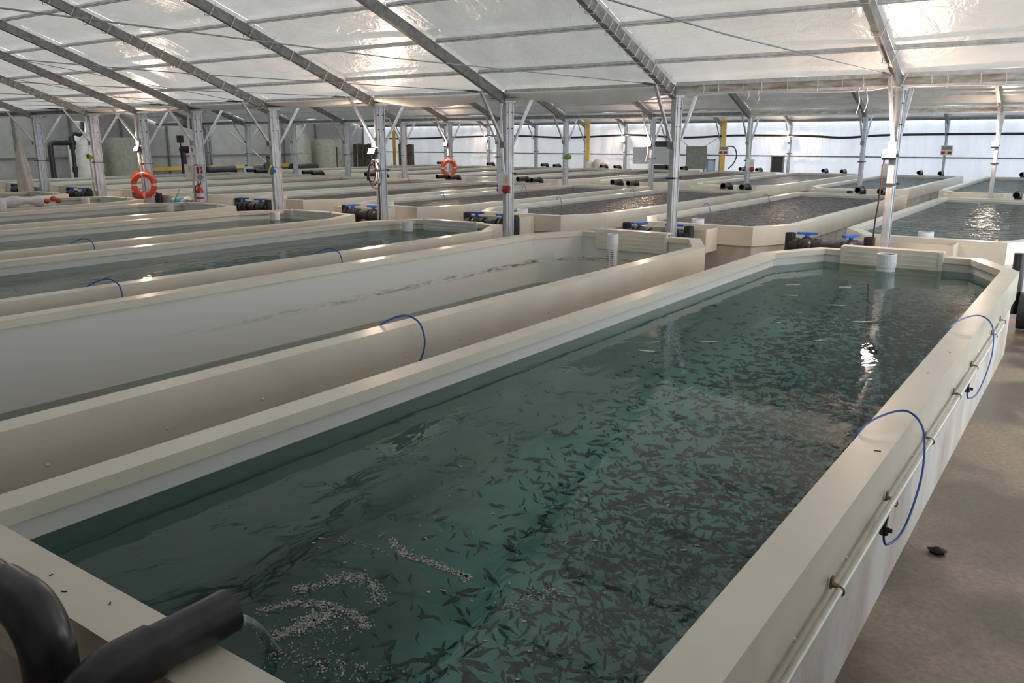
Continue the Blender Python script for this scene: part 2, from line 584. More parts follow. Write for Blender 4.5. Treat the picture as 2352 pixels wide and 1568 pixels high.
def roof_sheet(x0, x1, ya, yb, za, zb, mat, seed):
    """One tarpaulin bay between two rafters, slightly wrinkled and bowed between purlins."""
    mb = MB()

    def fn(u, v):
        x = x0 + (x1 - x0) * u
        y = ya + (yb - ya) * v
        z = za + (zb - za) * v
        bow = 0.03 * math.sin(PI * u) + 0.012 * mnoise.noise(Vector((x * 1.3, y * 1.7, seed)))
        return (x, y, z + 0.055 + bow)
    mb.grid(fn, 12, 28)
    o = mb.build('roof_sheet', mat, ceil, smooth=True)
    return o


for si, (a, b) in enumerate(zip(ROWY[:-1], ROWY[1:])):
    mid = (a + b) / 2
    zr = ZE + SL * (mid - a)
    for xa, xb in zip(BAYX[:-1], BAYX[1:]):
        roof_sheet(xb, xa, mid, b, zr, ZE, (M['roof_grey'] if xa == COLX[1] else M['roof']) if si == 0 else M['roof_old'], si * 7 + xa)
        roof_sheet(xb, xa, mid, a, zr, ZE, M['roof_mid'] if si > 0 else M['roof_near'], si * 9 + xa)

# walls
wb = struct_empty('wall_back', 'white sheeting wall at the far end of the hall')
for i, (xa, xb) in enumerate(zip(BAYX[:-1], BAYX[1:])):
    mb = MB()

    def fn(u, v, xa=xa, xb=xb, i=i):
        x = xb + (xa - xb) * u
        z = 3.75 * v
        fold = 0.035 * math.sin(x * 7.3 + 0.6 * math.sin(z * 1.7)) * (0.3 + 0.7 * abs(math.sin(x * 1.1))) + 0.05 * mnoise.noise(Vector((x * 2.1, 3.1, z * 0.8)))
        return (x, 42.22 + fold, z)
    mb.grid(fn, 26, 10)
    mb.build('wall_sheet', M['sheet'] if xb > -17 else M['sheet_dull'], wb, smooth=True)
for zz, nm in ((1.74, 'girt'), (3.40, 'girt')):
    for xa, xb in zip(BAYX[:-1], BAYX[1:]):
        MB().bar((xb, 42.05, zz), (xa, 42.05, zz), 0.05, 0.06).build(nm, M['steel_dk'], wb)

wl = struct_empty('wall_left', 'grey panelled end wall at the left of the hall')
PY = [y for y in [-2.0 + 2.66 * k for k in range(18)]]
for ya, yb2 in zip(PY[:-1], PY[1:]):
    yb3 = min(yb2, 42.2)
    mb = MB()
    mb.box((XL - 0.03, (ya + yb3) / 2, 0.86), (0.05, yb3 - ya - 0.02, 1.71))
    MB().box((XL - 0.08, (ya + yb3) / 2, 3.0), (0.04, yb3 - ya + 0.02, 6.2)).build('wall_backing', M['greywall'], wl)
    mb.build('wall_panel', M['greywall'], wl)
    mb = MB()
    mb.box((XL - 0.03, (ya + yb3) / 2, 3.9), (0.05, yb3 - ya - 0.02, 4.37))
    mb.build('wall_panel', M['greywall'], wl)
    MB().box((XL + 0.05, yb3, 2.0), (0.10, 0.09, 4.0)).build('wall_post', M['steel_dk'], wl)
    MB().bar((XL + 0.06, ya, 1.66), (XL + 0.06, yb3, 1.66), 0.05, 0.06).build('girt', M['steel_dk'], wl)

wr = struct_empty('wall_right', 'sheeting wall on the right side of the hall')
MB().grid(lambda u, v: (XR, YB + (6.0 - YB) * u, 6.3 * v), 8, 6).build('wall_sheet', M['greywall'], wr)
MB().grid(lambda u, v: (XR, 6.0 + 18.4 * u, 3.2 + 3.1 * v), 8, 6).build('wall_sheet', M['sheet_dull'], wr)      # above the open side
for q in range(4):
    MB().grid(lambda u, v: (XR, 24.4 + 4.48 * (q + u), 6.3 * v), 6, 6).build('wall_sheet', M['sheet_bright'], wr)
wf = MB().grid(lambda u, v: (XL + (XR - XL) * u, YB, 4.0 * v), 20, 4)
struct('wall_front', wf, M['greywall'], 'white sheeting wall behind the viewpoint')  # unseen wall, made opaque grey so less light reaches the foreground
wf2 = MB().grid(lambda u, v: (XL + (XR - XL) * u, YB + (ROWY[0] - YB) * v, 3.45 + 0.1 * (1 - v)), 4, 2)
wf2.build('roof_sheet', M['roof_old'], ceil)

# ------------------------------------------------------------------ columns, rafters, purlins
ROWN = {1: 'front', 2: 'middle', 3: 'rear'}
LAMPS = {(1, 0), (1, 3), (1, 6), (2, 0), (2, 3), (2, 6), (3, 3), (3, 6), (3, 9)}
shaft = MB()
Hc = 3.30
for dy in (-0.115, 0.115):
    shaft.box((0, dy, Hc / 2), (0.085, 0.025, Hc))
shaft.box((-0.004, 0, Hc / 2), (0.070, 0.21, Hc))
shaft.box((0.034, 0, Hc / 2), (0.010, 0.09, Hc))
shaft_me = shaft.mesh('shaft', M['steel'])
clamp = MB()
for dy in (-0.135, 0.135):
    clamp.box((0, dy, 1.87), (0.17, 0.012, 0.03))
for dx in (-0.07, 0.07):
    clamp.tube([(dx, -0.2, 1.87), (dx, 0.2, 1.87)], 0.008, 6)
clamp_me = clamp.mesh('clamp', M['dark'])
bolt_me = MB().box((0, 0, 0), (0.012, 0.022, 0.022)).mesh('bolt', M['dark'])


def brace_mesh(sy):
    mb = MB()
    mb.bar((0.0, sy * 0.15, 2.42), (0.0, sy * 0.86, 3.36), 0.045, 0.045, (1, 0, 0))
    return mb.mesh('brace', M['steel'])


brace_a, brace_b = brace_mesh(-1), brace_mesh(1)
plate_me = MB().box((0, -0.17, 2.42), (0.10, 0.07, 0.12)).mesh('brace_plate', M['steel_dk'])
head_me = MB().box((0, 0, 3.30), (0.11, 0.34, 0.20)).mesh('head_plate', M['steel'])

for r in (1, 2, 3):
    xs = COLX[:9] if r == 1 else (COLX[:12] if r == 2 else COLX[1:12])
    for i, x in enumerate(xs):
        k = COLX.index(x)
        extra = ''
        if (r, k) in LAMPS:
            extra = ' carrying a lit floodlight'
        t = thing('steel_column', f'{ORD[i]} steel column from the right in the {ROWN[r]} row{extra}', 'column', (x, ROWY[r] - (0.05 if r == 3 else 0), 0), 0, f'steel columns of the {ROWN[r]} row')
        link('shaft', shaft_me, t)
        link('clamp', clamp_me, t)
        link('head_plate', head_me, t)
        link('brace', brace_a, t)
        if r < 3:
            link('brace', brace_b, t)
            link('brace_plate', plate_me, t)
        if r == 1:
            for z in (2.72, 3.02):
                for dy in (-0.07, 0.07):
                    link('bolt', bolt_me, t, (0.042, dy, z))

# rafters
lash_spec = {0: (0.75, 4), 1: (0.20, 24), 3: (0.42, 12), 4: (0.36, 14), 7: (0.30, 16)}
lash_me = None
for r in (1, 2, 3):
    a, b = ROWY[r - 1], ROWY[r]
    mid = (a + b) / 2
    zr = ZE + SL * (mid - a) - 0.05
    for x in COLX:
        k = COLX.index(x) if x in COLX else -1
        nm = ORD[k] if k >= 0 else 'unseen'
        lab = f'grey rafter of the {["near", "middle", "far"][r - 1]} roof over the {nm} column line from the right'
        t = thing('rafter', lab, 'rafter', (x, b, 0), 0, f'rafters of the {["near", "middle", "far"][r - 1]} roof')
        h = 0.17
        for (y0, z0, y1, z1, nm2) in ((-0.12, ZE - 0.11, mid - b, zr - 0.06, 'far_beam'), (mid - b, zr - 0.06, a - b + 0.12, ZE - 0.11, 'near_beam')):
            mb = MB()
            mb.bar((0, y0, z0), (0, y1, z1), 0.085, h, (0, 0, 1))
            mb.build('beam', M['steel_dk'], t)
        if r == 1 and k in lash_spec:
            step, cnt = lash_spec[k]
            th = math.atan(SL)
            if lash_me is None:
                lp = MB()
                w2, h2 = 0.055, 0.10
                lp.tube([(-w2 - 0.05, 0, h2 + 0.03), (-w2, 0.02, -h2), (w2, 0.06, -h2), (w2 + 0.05, 0.08, h2 + 0.03)], 0.0075, 5)
                lash_me = lp.mesh('lashing', M['white_rope'])
            for q in range(cnt):
                yy = -0.35 - q * step + random.uniform(-0.04, 0.04)
                o = link('lashing', lash_me, t, (0, yy, ZE - 0.11 - SL * (yy + 0.12)))
                o.rotation_euler = (-th, 0, random.uniform(-0.12, 0.12))

# purlins
for r in (1, 2, 3):
    a, b = ROWY[r - 1], ROWY[r]
    mid = (a + b) / 2
    for j in range(6):
        y = b - 0.98 - 1.165 * j
        if y < mid:
            break
        if r > 1 and j > 3:
            break
        z = ZE + SL * (b - y) - 0.015
        t = thing('purlin', f'{ORD[j]} purlin line above the eaves of the {["near", "middle", "far"][r - 1]} roof', 'purlin', (0, y, z), 0, 'roof purlins')
        for xa, xb in zip(BAYX[:-1], BAYX[1:]):
            mb = MB()
            mb.box(((xa + xb) / 2, 0, 0), (abs(xa - xb) - 0.10, 0.062, 0.045), Matrix.Rotation(-math.atan(SL), 3, 'X'))
            mb.box(((xa + xb) / 2, -0.03, -0.03), (abs(xa - xb) - 0.10, 0.012, 0.02), Matrix.Rotation(-math.atan(SL), 3, 'X'))
            mb.build('purlin_bar', M['zinc'], t)

# valley gutters
for r in (1, 2):
    g = struct_empty(f'trim_{r}', f'valley gutter over the {ROWN[r]} row of columns')
    for xa, xb in zip(BAYX[:-1], BAYX[1:]):
        L = abs(xa - xb) - 0.11
        c = (xa + xb) / 2
        mb = MB()
        y = ROWY[r]
        mb.box((c, y, 3.265), (L, 0.26, 0.02))
        mb.box((c, y - 0.14, 3.32), (L, 0.015, 0.13))
        mb.box((c, y + 0.14, 3.32), (L, 0.015, 0.13))
        mb.build('gutter_trough', M['rust'] if xb > -9.6 else M['steel_dk'], g)
        MB().bar((c - L / 2, y - 0.17, 3.40), (c + L / 2, y - 0.17, 3.40), 0.05, 0.06).build('eaves_rail', M['zinc'], g)
        MB().bar((c - L / 2, y - 0.17, 3.245), (c + L / 2, y - 0.17, 3.245), 0.04, 0.04).build('eaves_rail', M['zinc'], g)
t3 = struct_empty('trim_3', 'eaves rail above the far wall')
for xa, xb in zip(BAYX[:-1], BAYX[1:]):
    MB().bar((xb, 41.9, 3.42), (xa, 41.9, 3.42), 0.06, 0.09).build('eaves_rail', M['steel_dk'], t3)

# tie rods with turnbuckles
for k in range(0, 8):
    x = COLX[k]
    t = thing('tie_rod', f'thin steel tie rod under the near roof on the {ORD[k]} column line', 'tie rod', (x, 12.55, 3.36), 0, 'tie rods under the near roof')
    MB().tube([(0, -0.45, 0), (0, -6, -0.05), (0, -11.6, 0)], 0.0065, 5).build('rod', M['steel_dk'], t)
    MB().tube([(0, -0.02, 0), (0, -0.10, 0), (0, -0.12, 0), (0, -0.40, 0), (0, -0.42, 0), (0, -0.5, 0)], [0.008, 0.008, 0.02, 0.02, 0.008, 0.008], 6).build('turnbuckle', M['dark'], t)
for n_, (a, b) in enumerate((((-24.5, 8.6, 4.95), (-16.7, 13.1, 3.32)), ((-27.9, 9.2, 4.75), (-19.6, 13.15, 3.3)))):
    t = MB().tube([a, b], 0.0065, 5).build('bracing_cable', M['steel_dk'])
    tag(t, ['diagonal bracing cable under the near roof reaching the fifth column', 'diagonal bracing cable under the near roof reaching the sixth column'][n_], 'cable', 'diagonal bracing cables')

# ------------------------------------------------------------------ loose flaps and cords at the eaves
flaps = [(2, 3, 0.16, 'white loose flap hanging in a deep sag left of the second column'), (3, 4, 0.07, ''), (4, 5, 0.06, ''), (5, 6, 0.05, ''), (6, 7, 0.04, '')]
for (ka, kb, sag, _) in [(1, 2, 0.20, '')] + flaps:
    xa, xb = COLX[ka] - 0.06, COLX[kb] + 0.06
    mb = MB()

    def fn(u, v, xa=xa, xb=xb, sag=sag, ka=ka):
        x = xa + (xb - xa) * u
        skew = u ** 0.7 if ka == 1 else u
        d = 0.05 + sag * math.sin(PI * skew)
        ang = v * PI * 1.5
        return (x, ROWY[1] - 0.20 - 0.035 * math.sin(ang) - 0.02, 3.375 - d * (1 - math.cos(ang * 0.667)) / 2 * 1.0 - 0.02 * v)
    mb.grid(fn, 24, 8)
    o = mb.build('tarpaulin_flap', M['flap'], smooth=True)
    sm = o.modifiers.new('solid', 'SOLIDIFY')
    sm.thickness = 0.006
    tag(o, f'sagging white tarpaulin flap under the eaves between front columns {ORD[ka]} and {ORD[kb]}', 'tarpaulin', 'tarpaulin flaps under the eaves')

mb = MB()
cp = []
xx = 0.8
while xx > -6.0:
    cp.append((xx, ROWY[1] - 0.22, 3.215 + 0.018 * math.sin(xx * 2.3) + (0.03 if abs((xx + 2.61)) < 0.3 else 0)))
    xx -= 0.22
tag(MB().tube(cp, 0.010, 6).build('white_cable', M['white'], smooth=True), 'white cable slung under the gutter between the first two front columns', 'cable')
for q, x in enumerate((-5.55, -5.3, -4.9, -4.6, -4.2, -3.75, -3.4, -3.1, -2.2, -2.0, -1.6, -1.3)):
    o = MB().tube([(x, ROWY[1] - 0.20, 3.39), (x + 0.02, ROWY[1] - 0.225, 3.3), (x + 0.01, ROWY[1] - 0.22, 3.21)], 0.006, 5).build('cord_tie', M['white_rope'])
    tag(o, f'{ORD[11 - q]} short white cord tie from the right under the front gutter', 'cord', 'cord ties on the gutter')
for q, (x, d) in enumerate(((-3.13, 0.34), (-3.02, 0.32), (-4.62, 0.16), (-4.78, 0.09))):
    o = MB().tube(catmull([(x, ROWY[1] - 0.23, 3.25), (x - 0.01, ROWY[1] - 0.23, 3.18), (x + 0.015, ROWY[1] - 0.235, 3.25 - d * 0.6), (x - 0.02, ROWY[1] - 0.23, 3.22 - d)]), 0.008, 6).build('dangling_cord', M['white_rope'], smooth=True)
    tag(o, ['longer white cord dangling left of the first column', 'white cord dangling nearest the first column', 'short white cord dangling mid-way along the gutter', 'shortest white cord end under the gutter'][q], 'cord', 'dangling cord ends')

# ------------------------------------------------------------------ tanks


def inset_poly(pts, d):
    n = len(pts)
    out = []
    for i in range(n):
        p0, p1, p2 = Vector(pts[i - 1]), Vector(pts[i]), Vector(pts[(i + 1) % n])
        e1, e2 = (p1 - p0).normalized(), (p2 - p1).normalized()
        n1, n2 = Vector((-e1.y, e1.x)), Vector((-e2.y, e2.x))
        b = (n1 + n2)
        k = d / (1 + n1.dot(n2))
        out.append(p1 + b * k)
    return out


ZT = 1.0
WALL = 0.185
PROF = [(0, 0.665), (0, ZT), (WALL, ZT), (WALL, 0.925), (WALL - 0.020, 0.925), (WALL - 0.020, 0.97), (0.03, 0.97), (0.03, 0.665)]


def outline(xl, xr, y0, y1, end):
    cx, cyy = 0.5, 1.0
    if end > 0:
        return [(xl, y0), (xr, y0), (xr, y1 - cyy), (xr - cx, y1), (xl + cx, y1), (xl, y1 - cyy)]
    return [(xl + cx, y0), (xr - cx, y0), (xr, y0 + cyy), (xr, y1), (xl, y1), (xl, y0 + cyy)]


rivet_me = MB().lathe([(0.011, 0), (0.009, 0.004), (0.004, 0.007)], 8).mesh('rivet', M['white'])


def tank(xl, xr, y0, y1, end, wz, wmat, label, wlabel, group, rivets=0, zfloor=0.10, screen=True, stand=None, slabel='', linerm='liner'):
    P = outline(xl, xr, y0, y1, end)
    t = thing('fish_tank', label, 'fish tank', ((xl + xr) / 2, (y0 + y1) / 2, 0), 0, group)
    ox, oy = (xl + xr) / 2, (y0 + y1) / 2
    loc = lambda p, z: (p[0] - ox, p[1] - oy, z)
    polys = [inset_poly(P, d) for d, z in PROF]
    n = len(P)
    for i in range(n):
        i2 = (i + 1) % n
        mb = MB()
        vs = []
        for (d, z), q in zip(PROF, polys):
            a, b = Vector(q[i]), Vector(q[i2])
            e = (b - a).normalized() * 0.0012
            vs.append(loc(a + e, z))
            vs.append(loc(b - e, z))
        m = len(PROF)
        fs = [(2 * j, 2 * j + 1, 2 * ((j + 1) % m) + 1, 2 * ((j + 1) % m)) for j in range(m)]
        fs += [tuple(2 * j for j in range(m)), tuple(2 * j + 1 for j in range(m - 1, -1, -1))]
        mb.add(vs, fs)
        mb.build('coping', M['panel'], t)
    # basin
    q = inset_poly(P, WALL - 0.026)
    mb = MB()
    vs = [loc(p, 0.968) for p in q] + [loc(p, zfloor) for p in q]
    fs = [((i + 1) % n, i, i + n, (i + 1) % n + n) for i in range(n)] + [tuple(range(n, 2 * n))]
    mb.add(vs, fs)
    mb.build('basin', M[linerm], t)
    # plinth: painted concrete wall under the coping
    qo, qi = inset_poly(P, 0.035), inset_poly(P, 0.125)
    mb = MB()
    vs = [loc(p, 0) for p in qo] + [loc(p, 0.70) for p in qo] + [loc(p, 0.70) for p in qi] + [loc(p, 0) for p in qi]
    fs = []
    for k in range(3):
        for i in range(n):
            i2 = (i + 1) % n
            fs.append((k * n + i, k * n + i2, (k + 1) * n + i2, (k + 1) * n + i))
    mb.add(vs, fs)
    mb.build('plinth', M['plinth'], t)
    # weir: raised screen panel inside and collecting box outside
    ye = y1 if end > 0 else y0
    s = 1 if end > 0 else -1
    mx = (xl + xr) / 2 - (0.05 if end > 0 else 0.35)
    hw = 0.65
    if screen:
        yi = ye - s * 0.20
        mb = MB()
        zt_ = 1.055 if xr > -8 else 1.012
        mb.box((mx - ox, yi - oy, (0.74 + zt_) / 2), (2 * hw, 0.03, zt_ - 0.74))
        wm = M['panel'] if wz and xr > -8 else M['liner_pale']
        w = mb.build('weir_panel', wm, t)
        for z in (0.80, 0.865, 0.93, 0.995):
            MB().box((mx - ox, yi - s * 0.017 - oy, z), (2 * hw - 0.16, 0.006, 0.016)).build('slat', wm, w)
        for dx in (-hw + 0.03, hw - 0.03):
            MB().box((mx + dx - ox, yi - s * 0.022 - oy, 0.90), (0.04, 0.012, 0.30)).build('side_frame', wm, w)
        MB().box((mx - ox, yi + s * 0.09 - oy, zt_), (2 * hw, 0.20, 0.016)).build('weir_cap', M['panel'], w)
    if end < 0:
        mb = MB()
        bx0, bx1 = mx - 0.80 - ox, mx + 0.72 - ox
        ya, yb_ = ye - 0.52 - oy, ye - 0.004 - oy
        zb, zt = 0.56, 0.965
        mb.box(((bx0 + bx1) / 2, (ya + yb_) / 2, zb), (bx1 - bx0, yb_ - ya, 0.02))
        mb.box(((bx0 + bx1) / 2, ya, (zb + zt) / 2), (bx1 - bx0, 0.02, zt - zb))
        for bx in (bx0, bx1):
            mb.box((bx, (ya + yb_) / 2, (zb + zt) / 2), (0.02, yb_ - ya, zt - zb))
        mb.build('overflow_box', M['panel'], t)
    for k in range(rivets):
        yy = y0 + 0.9 + k * (y1 - y0 - 2.4) / rivets
        o = link('rivet', rivet_me, t, (xr - ox, yy - oy, 0.745))
        o.rotation_euler = (0, PI / 2, 0)
    # water
    if wz:
        qq = inset_poly(P, WALL - 0.025)
        mb = MB()
        mb.add([(p[0], p[1], wz) for p in qq], [tuple(range(n))])
        w = mb.build('water', wmat)
        w['kind'] = 'stuff'
        w['label'] = wlabel
        w['category'] = 'water'
    if stand:
        px, py, z0, z1, r, slots = stand
        st = thing('standpipe', slabel, 'standpipe', (px, py, 0), 0, 'white standpipes')
        MB().ring_pipe((0, 0, z0), (0, 0, z1), r, r - 0.012, 20).build('pipe', M['white'], st, smooth=False)
        MB().ring_pipe((0, 0, z1 - 0.16), (0, 0, z1 + 0.01), r + 0.008, r - 0.012, 20).build('collar', M['white'], st)
        for j in range(slots):
            for dx in (-0.035, 0.035):
                MB().box((dx, -math.sqrt(max(0.001, r * r - dx * dx)), z1 - 0.24 - j * 0.035), (0.05, 0.012, 0.008)).build('slot', M['dark'], st)
    return t


FR = [(-3.755, -0.70), (-7.74, -4.60), (-11.50, -8.44), (-15.38, -12.25), (-19.25, -16.2), (-23.1, -20.05), (-27.0, -23.9), (-30.9, -27.8)]
lab1 = ['nearest cream fish tank, full of clear teal water with a shoal of small fish',
        'drained cream fish tank with a slotted white standpipe, beside the nearest tank',
        'cream tank of green water, third from the right in the front row',
        'cream tank of green water, fourth from the right in the front row',
        'cream tank of green water, fifth from the right in the front row',
        'cream tank with a rolled net on its rim, sixth in the front row',
        'cream tank below the hanging net, seventh in the front row',
        'cream tank at the far left edge, eighth in the front row']
for i, (xl, xr) in enumerate(FR):
    y0, y1 = 1.12, 12.32
    cx = (xl + xr) / 2
    if i == 0:
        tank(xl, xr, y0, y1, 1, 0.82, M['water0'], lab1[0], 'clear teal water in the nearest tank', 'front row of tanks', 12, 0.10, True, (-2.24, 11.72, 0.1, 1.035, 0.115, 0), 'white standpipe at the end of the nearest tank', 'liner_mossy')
    elif i == 1:
        tank(xl, xr, y0, y1, 1, 0.19, M['water_e'], lab1[1], 'shallow clear water left in the drained tank', 'front row of tanks', 12, 0.10, True, (-6.40, 11.85, 0.1, 1.02, 0.085, 11), 'slotted white standpipe inside the drained tank', 'liner_stained')
    else:
        tank(xl, xr, y0, y1, 1, 0.82, M['water_g'], lab1[i], f'green water in the {ORD[i]} front-row tank from the right', 'front row of tanks', 0, 0.12, True,
             (cx - 0.75, 11.7, 0.1, 0.99, 0.10, 0) if i < 6 else None, f'white standpipe in the {ORD[i]} front-row tank from the right')

BR = [(-3.65, -0.60), (-7.55, -4.50), (-11.55, -8.50), (-15.45, -12.40), (-19.35, -16.30), (-23.2, -20.15), (-27.1, -24.05), (-31.0, -27.95), (-34.9, -31.8)]
for i, (xl, xr) in enumerate(BR):
    cx = (xl + xr) / 2
    tank(xl, xr, 14.42, 25.45, -1, 0.885, M['water_r'] if i == 0 else (M['water_b'] if i < 5 else M['water_g']),
         f'cream tank of {["rippled green", "dark brown", "dark brown", "dark brown", "grey brown"][i] if i < 5 else "pale grey"} water, {ORD[i]} from the right in the middle row',
         f'{["rippled green", "dark brown", "dark brown", "dark brown", "grey brown"][i] if i < 5 else "pale grey"} water in the {ORD[i]} middle-row tank from the right', 'middle row of tanks', 0, 0.3, False,
         (cx - 0.15, 14.75, 0.3, 1.06, 0.11, 0) if i < 6 else None, f'white standpipe in the {ORD[i]} middle-row tank from the right')
CR = [(-4.25, -1.2), (-8.15, -5.1), (-12.25, -9.2), (-16.25, -13.2), (-20.2, -17.15), (-24.1, -21.05), (-28.0, -24.95), (-31.9, -28.85), (-35.8, -32.75)]
for i, (xl, xr) in enumerate(CR):
    tank(xl, xr, 28.0, 40.9, -1, 0.89, M['water_r'] if i < 2 else M['water_b'], f'cream tank, {ORD[i]} from the right in the rear row', f'water in the {ORD[i]} rear-row tank from the right', 'rear row of tanks', 0, 0.3, False)

# ------------------------------------------------------------------ fish and foam in the nearest tank
def fish_verts(bend, L=1.0):
    """Slim fish along +Y with a forked tail; returns verts, faces (unit length)."""
    st = [(-0.50, 0.010, 0.012), (-0.40, 0.045, 0.06), (-0.20, 0.075, 0.105), (0.05, 0.062, 0.088), (0.25, 0.030, 0.042), (0.34, 0.014, 0.022)]
    vs, fs = [], []
    n = 6
    for (y, w, h) in st:
        cx = bend * (y + 0.1) ** 2 * 1.3 * (1 if y > -0.1 else -0.3)
        for j in range(n):
            a = 2 * PI * j / n
            vs.append((cx + w * math.cos(a), -y, h * math.sin(a)))
    for i in range(len(st) - 1):
        for j in range(n):
            fs.append((i * n + j, i * n + (j + 1) % n, (i + 1) * n + (j + 1) % n, (i + 1) * n + j))
    fs.append(tuple(range(n - 1, -1, -1)))
    b = len(vs)
    c1, c2 = bend * 0.25, bend * 0.48
    vs += [(c1 + 0.008, -0.34, 0), (c1 - 0.008, -0.34, 0), (c2, -0.52, 0.075), (c2, -0.46, 0.0), (c2, -0.52, -0.075)]
    fs += [(b, b + 2, b + 3), (b + 1, b + 3, b + 2), (b, b + 3, b + 4), (b + 1, b + 4, b + 3)]
    # side fins
    b = len(vs)
    vs += [(0.05, 0.22, -0.03), (0.13, 0.12, -0.05), (0.055, 0.15, -0.03), (-0.05, 0.22, -0.03), (-0.13, 0.12, -0.05), (-0.055, 0.15, -0.03)]
    fs += [(b, b + 1, b + 2), (b + 3, b + 5, b + 4)]
    return vs, fs


FV = [fish_verts(bd) for bd in (-0.5, -0.2, 0.05, 0.3, 0.6)]
fish_me = []
for vs, fs in FV:
    mb = MB()
    mb.add([(x * 1.0, y, z) for x, y, z in vs], fs)
    fish_me.append(mb.mesh('fish', M['fish'], True))
cw = cam.matrix_basis.copy()
Rm = (Matrix.Rotation(YAW, 3, 'Z') @ Matrix.Rotation(PI / 2 - PITCH, 3, 'X'))


def to_px(p):
    q = Rm.transposed() @ (Vector(p) - Vector((0, 0, CAMZ)))
    if q.z > -0.1:
        return None
    return W_ / 2 + FPX * q.x / -q.z, H_ / 2 - FPX * q.y / -q.z, -q.z


rf = random.Random(11)
fishes = []
xl, xr = FR[0]
tries = 0
while len(fishes) < 6800 and tries < 200000:
    tries += 1
    x = rf.uniform(xl + 0.32, xr - 0.30)
    y = rf.uniform(1.5, 11.2)
    # the shoal is dense along the right-hand wall and near end, thin towards the left and the inlet
    dr = (xr - x) / (xr - xl)
    dens = 0.25 + 0.75 * math.exp(-((dr - 0.12) / 0.30) ** 2)
    if y < 3.6:
        dens *= 0.20 + 0.8 * (math.exp(-((dr - 0.10) / 0.22) ** 2)) * 1.3
    if y < 4.4 and dr < 0.45:
        dens *= 3.0
    if dr > 0.72:
        dens *= 0.25
    near = 1.0 + 0.5 * mnoise.noise(Vector((x * 1.1, y * 0.7, 4.0)))
    if rf.random() > min(1.0, dens * near):
        continue
    z = 0.14 + 0.60 * rf.random() ** 1.3
    fishes.append((x, y, z, rf.uniform(0, 2 * PI) if rf.random() < 0.5 else rf.gauss(0.9, 0.6), rf.uniform(0.075, 0.115), rf.randrange(5), rf.gauss(0, 0.15)))
vis = []
for f in fishes:
    p = to_px(f[:3])
    if p and 30 < p[0] < W_ - 20 and 20 < p[1] < H_ - 12:
        vis.append((f[4] / p[2] * (1.0 + 0.3 * f[2]), f))
vis.sort(key=lambda q: -q[0])
solo = [f for _, f in vis[:300]]
sset = set(id(f) for f in solo)
for f in solo:
    o = link('fish', fish_me[f[5]], None, f[:3])
    o.rotation_euler = (f[6], 0, f[3])
    o.scale = (f[4],) * 3
    tag(o, 'small dark fish swimming in the nearest tank', 'fish', 'shoal of fish in the nearest tank')
mb = MB()
for f in fishes:
    if id(f) in sset:
        continue
    vs, fs = FV[f[5]]
    c, s_ = math.cos(f[3]), math.sin(f[3])
    mb.add([(f[0] + f[4] * (vx * c - vy * s_), f[1] + f[4] * (vx * s_ + vy * c), f[2] + f[4] * vz) for vx, vy, vz in vs], fs)
o = mb.build('fish_shoal', M['fish'], smooth=True)
tag(o, 'rest of the shoal of small dark fish in the nearest tank', 'fish', None, 'stuff')

# foam: clustered flecks on the water below the inlet pipe
fm = MB()
rr = random.Random(3)


def fleck(x, y, r, ang=0.0, el=1.6):
    n = 9
    ph = rr.uniform(0, 6.28)
    top, bot = [], []
    ca, sa = math.cos(ang), math.sin(ang)
    for j in range(n):
        a = 2 * PI * j / n
        k = r * (0.75 + 0.35 * math.sin(2 * a + ph) + rr.uniform(-0.2, 0.2))
        u, w = k * el * math.cos(a), k * math.sin(a) / el
        px, py = x + u * ca - w * sa, y + u * sa + w * ca
        top.append((px, py, 0.8235))
        bot.append((px, py, 0.8195))
    fm.add(top + bot, [tuple(range(n))] + [(j, n + j, n + (j + 1) % n, (j + 1) % n) for j in range(n)])


def px_to_water(px, py):
    d = Rm @ Vector(((px - W_ / 2) / FPX, -(py - H_ / 2) / FPX, -1))
    t = (0.822 - CAMZ) / d.z
    return d.x * t, d.y * t


# arcs of foam around the splash, in tank coordinates
def foam_arc(pts, n, w, rmin, rmax):
    c = catmull([(a, b, 0) for a, b in pts], 12)
    for _ in range(n * 9):
        p = c[rr.randrange(len(c))]
        fleck(p.x + rr.gauss(0, w), p.y + rr.gauss(0, w), rr.uniform(rmin, rmax), rr.uniform(0, PI), rr.uniform(1.0, 1.35))


foam_arc([(-2.159, 1.596), (-2.125, 1.685), (-2.127, 1.754), (-2.106, 1.793)], 75, 0.020, 0.0012, 0.0048)
foam_arc([(-2.322, 1.686), (-2.254, 1.795), (-2.175, 1.841), (-2.073, 1.863), (-1.987, 1.853), (-1.928, 1.825)], 75, 0.013, 0.0012, 0.005)
foam_arc([(-2.329, 1.859), (-2.268, 1.97), (-2.226, 2.057), (-2.112, 2.041), (-2.009, 1.984)], 62, 0.020, 0.0012, 0.0048)
foam_arc([(-2.312, 2.365), (-2.187, 2.311), (-2.057, 2.313), (-1.907, 2.312), (-1.844, 2.303)], 55, 0.010, 0.002, 0.0065)
foam_arc([(-2.527, 2.238), (-2.347, 2.268), (-2.192, 2.317)], 10, 0.014, 0.0012, 0.004)
foam_arc([(-1.602, 2.217), (-1.556, 2.35), (-1.496, 2.442)], 14, 0.025, 0.0015, 0.006)
foam_arc([(-2.061, 1.549), (-1.875, 1.593), (-1.734, 1.651)], 26, 0.035, 0.0012, 0.0045)
foam_arc([(-2.15, 1.75), (-2.05, 1.78), (-2.0, 1.72)], 26, 0.05, 0.001, 0.003)
for _ in range(60):
    fleck(rr.uniform(-2.6, -1.1), rr.uniform(1.5, 3.4), rr.uniform(0.004, 0.010), rr.uniform(0, PI))
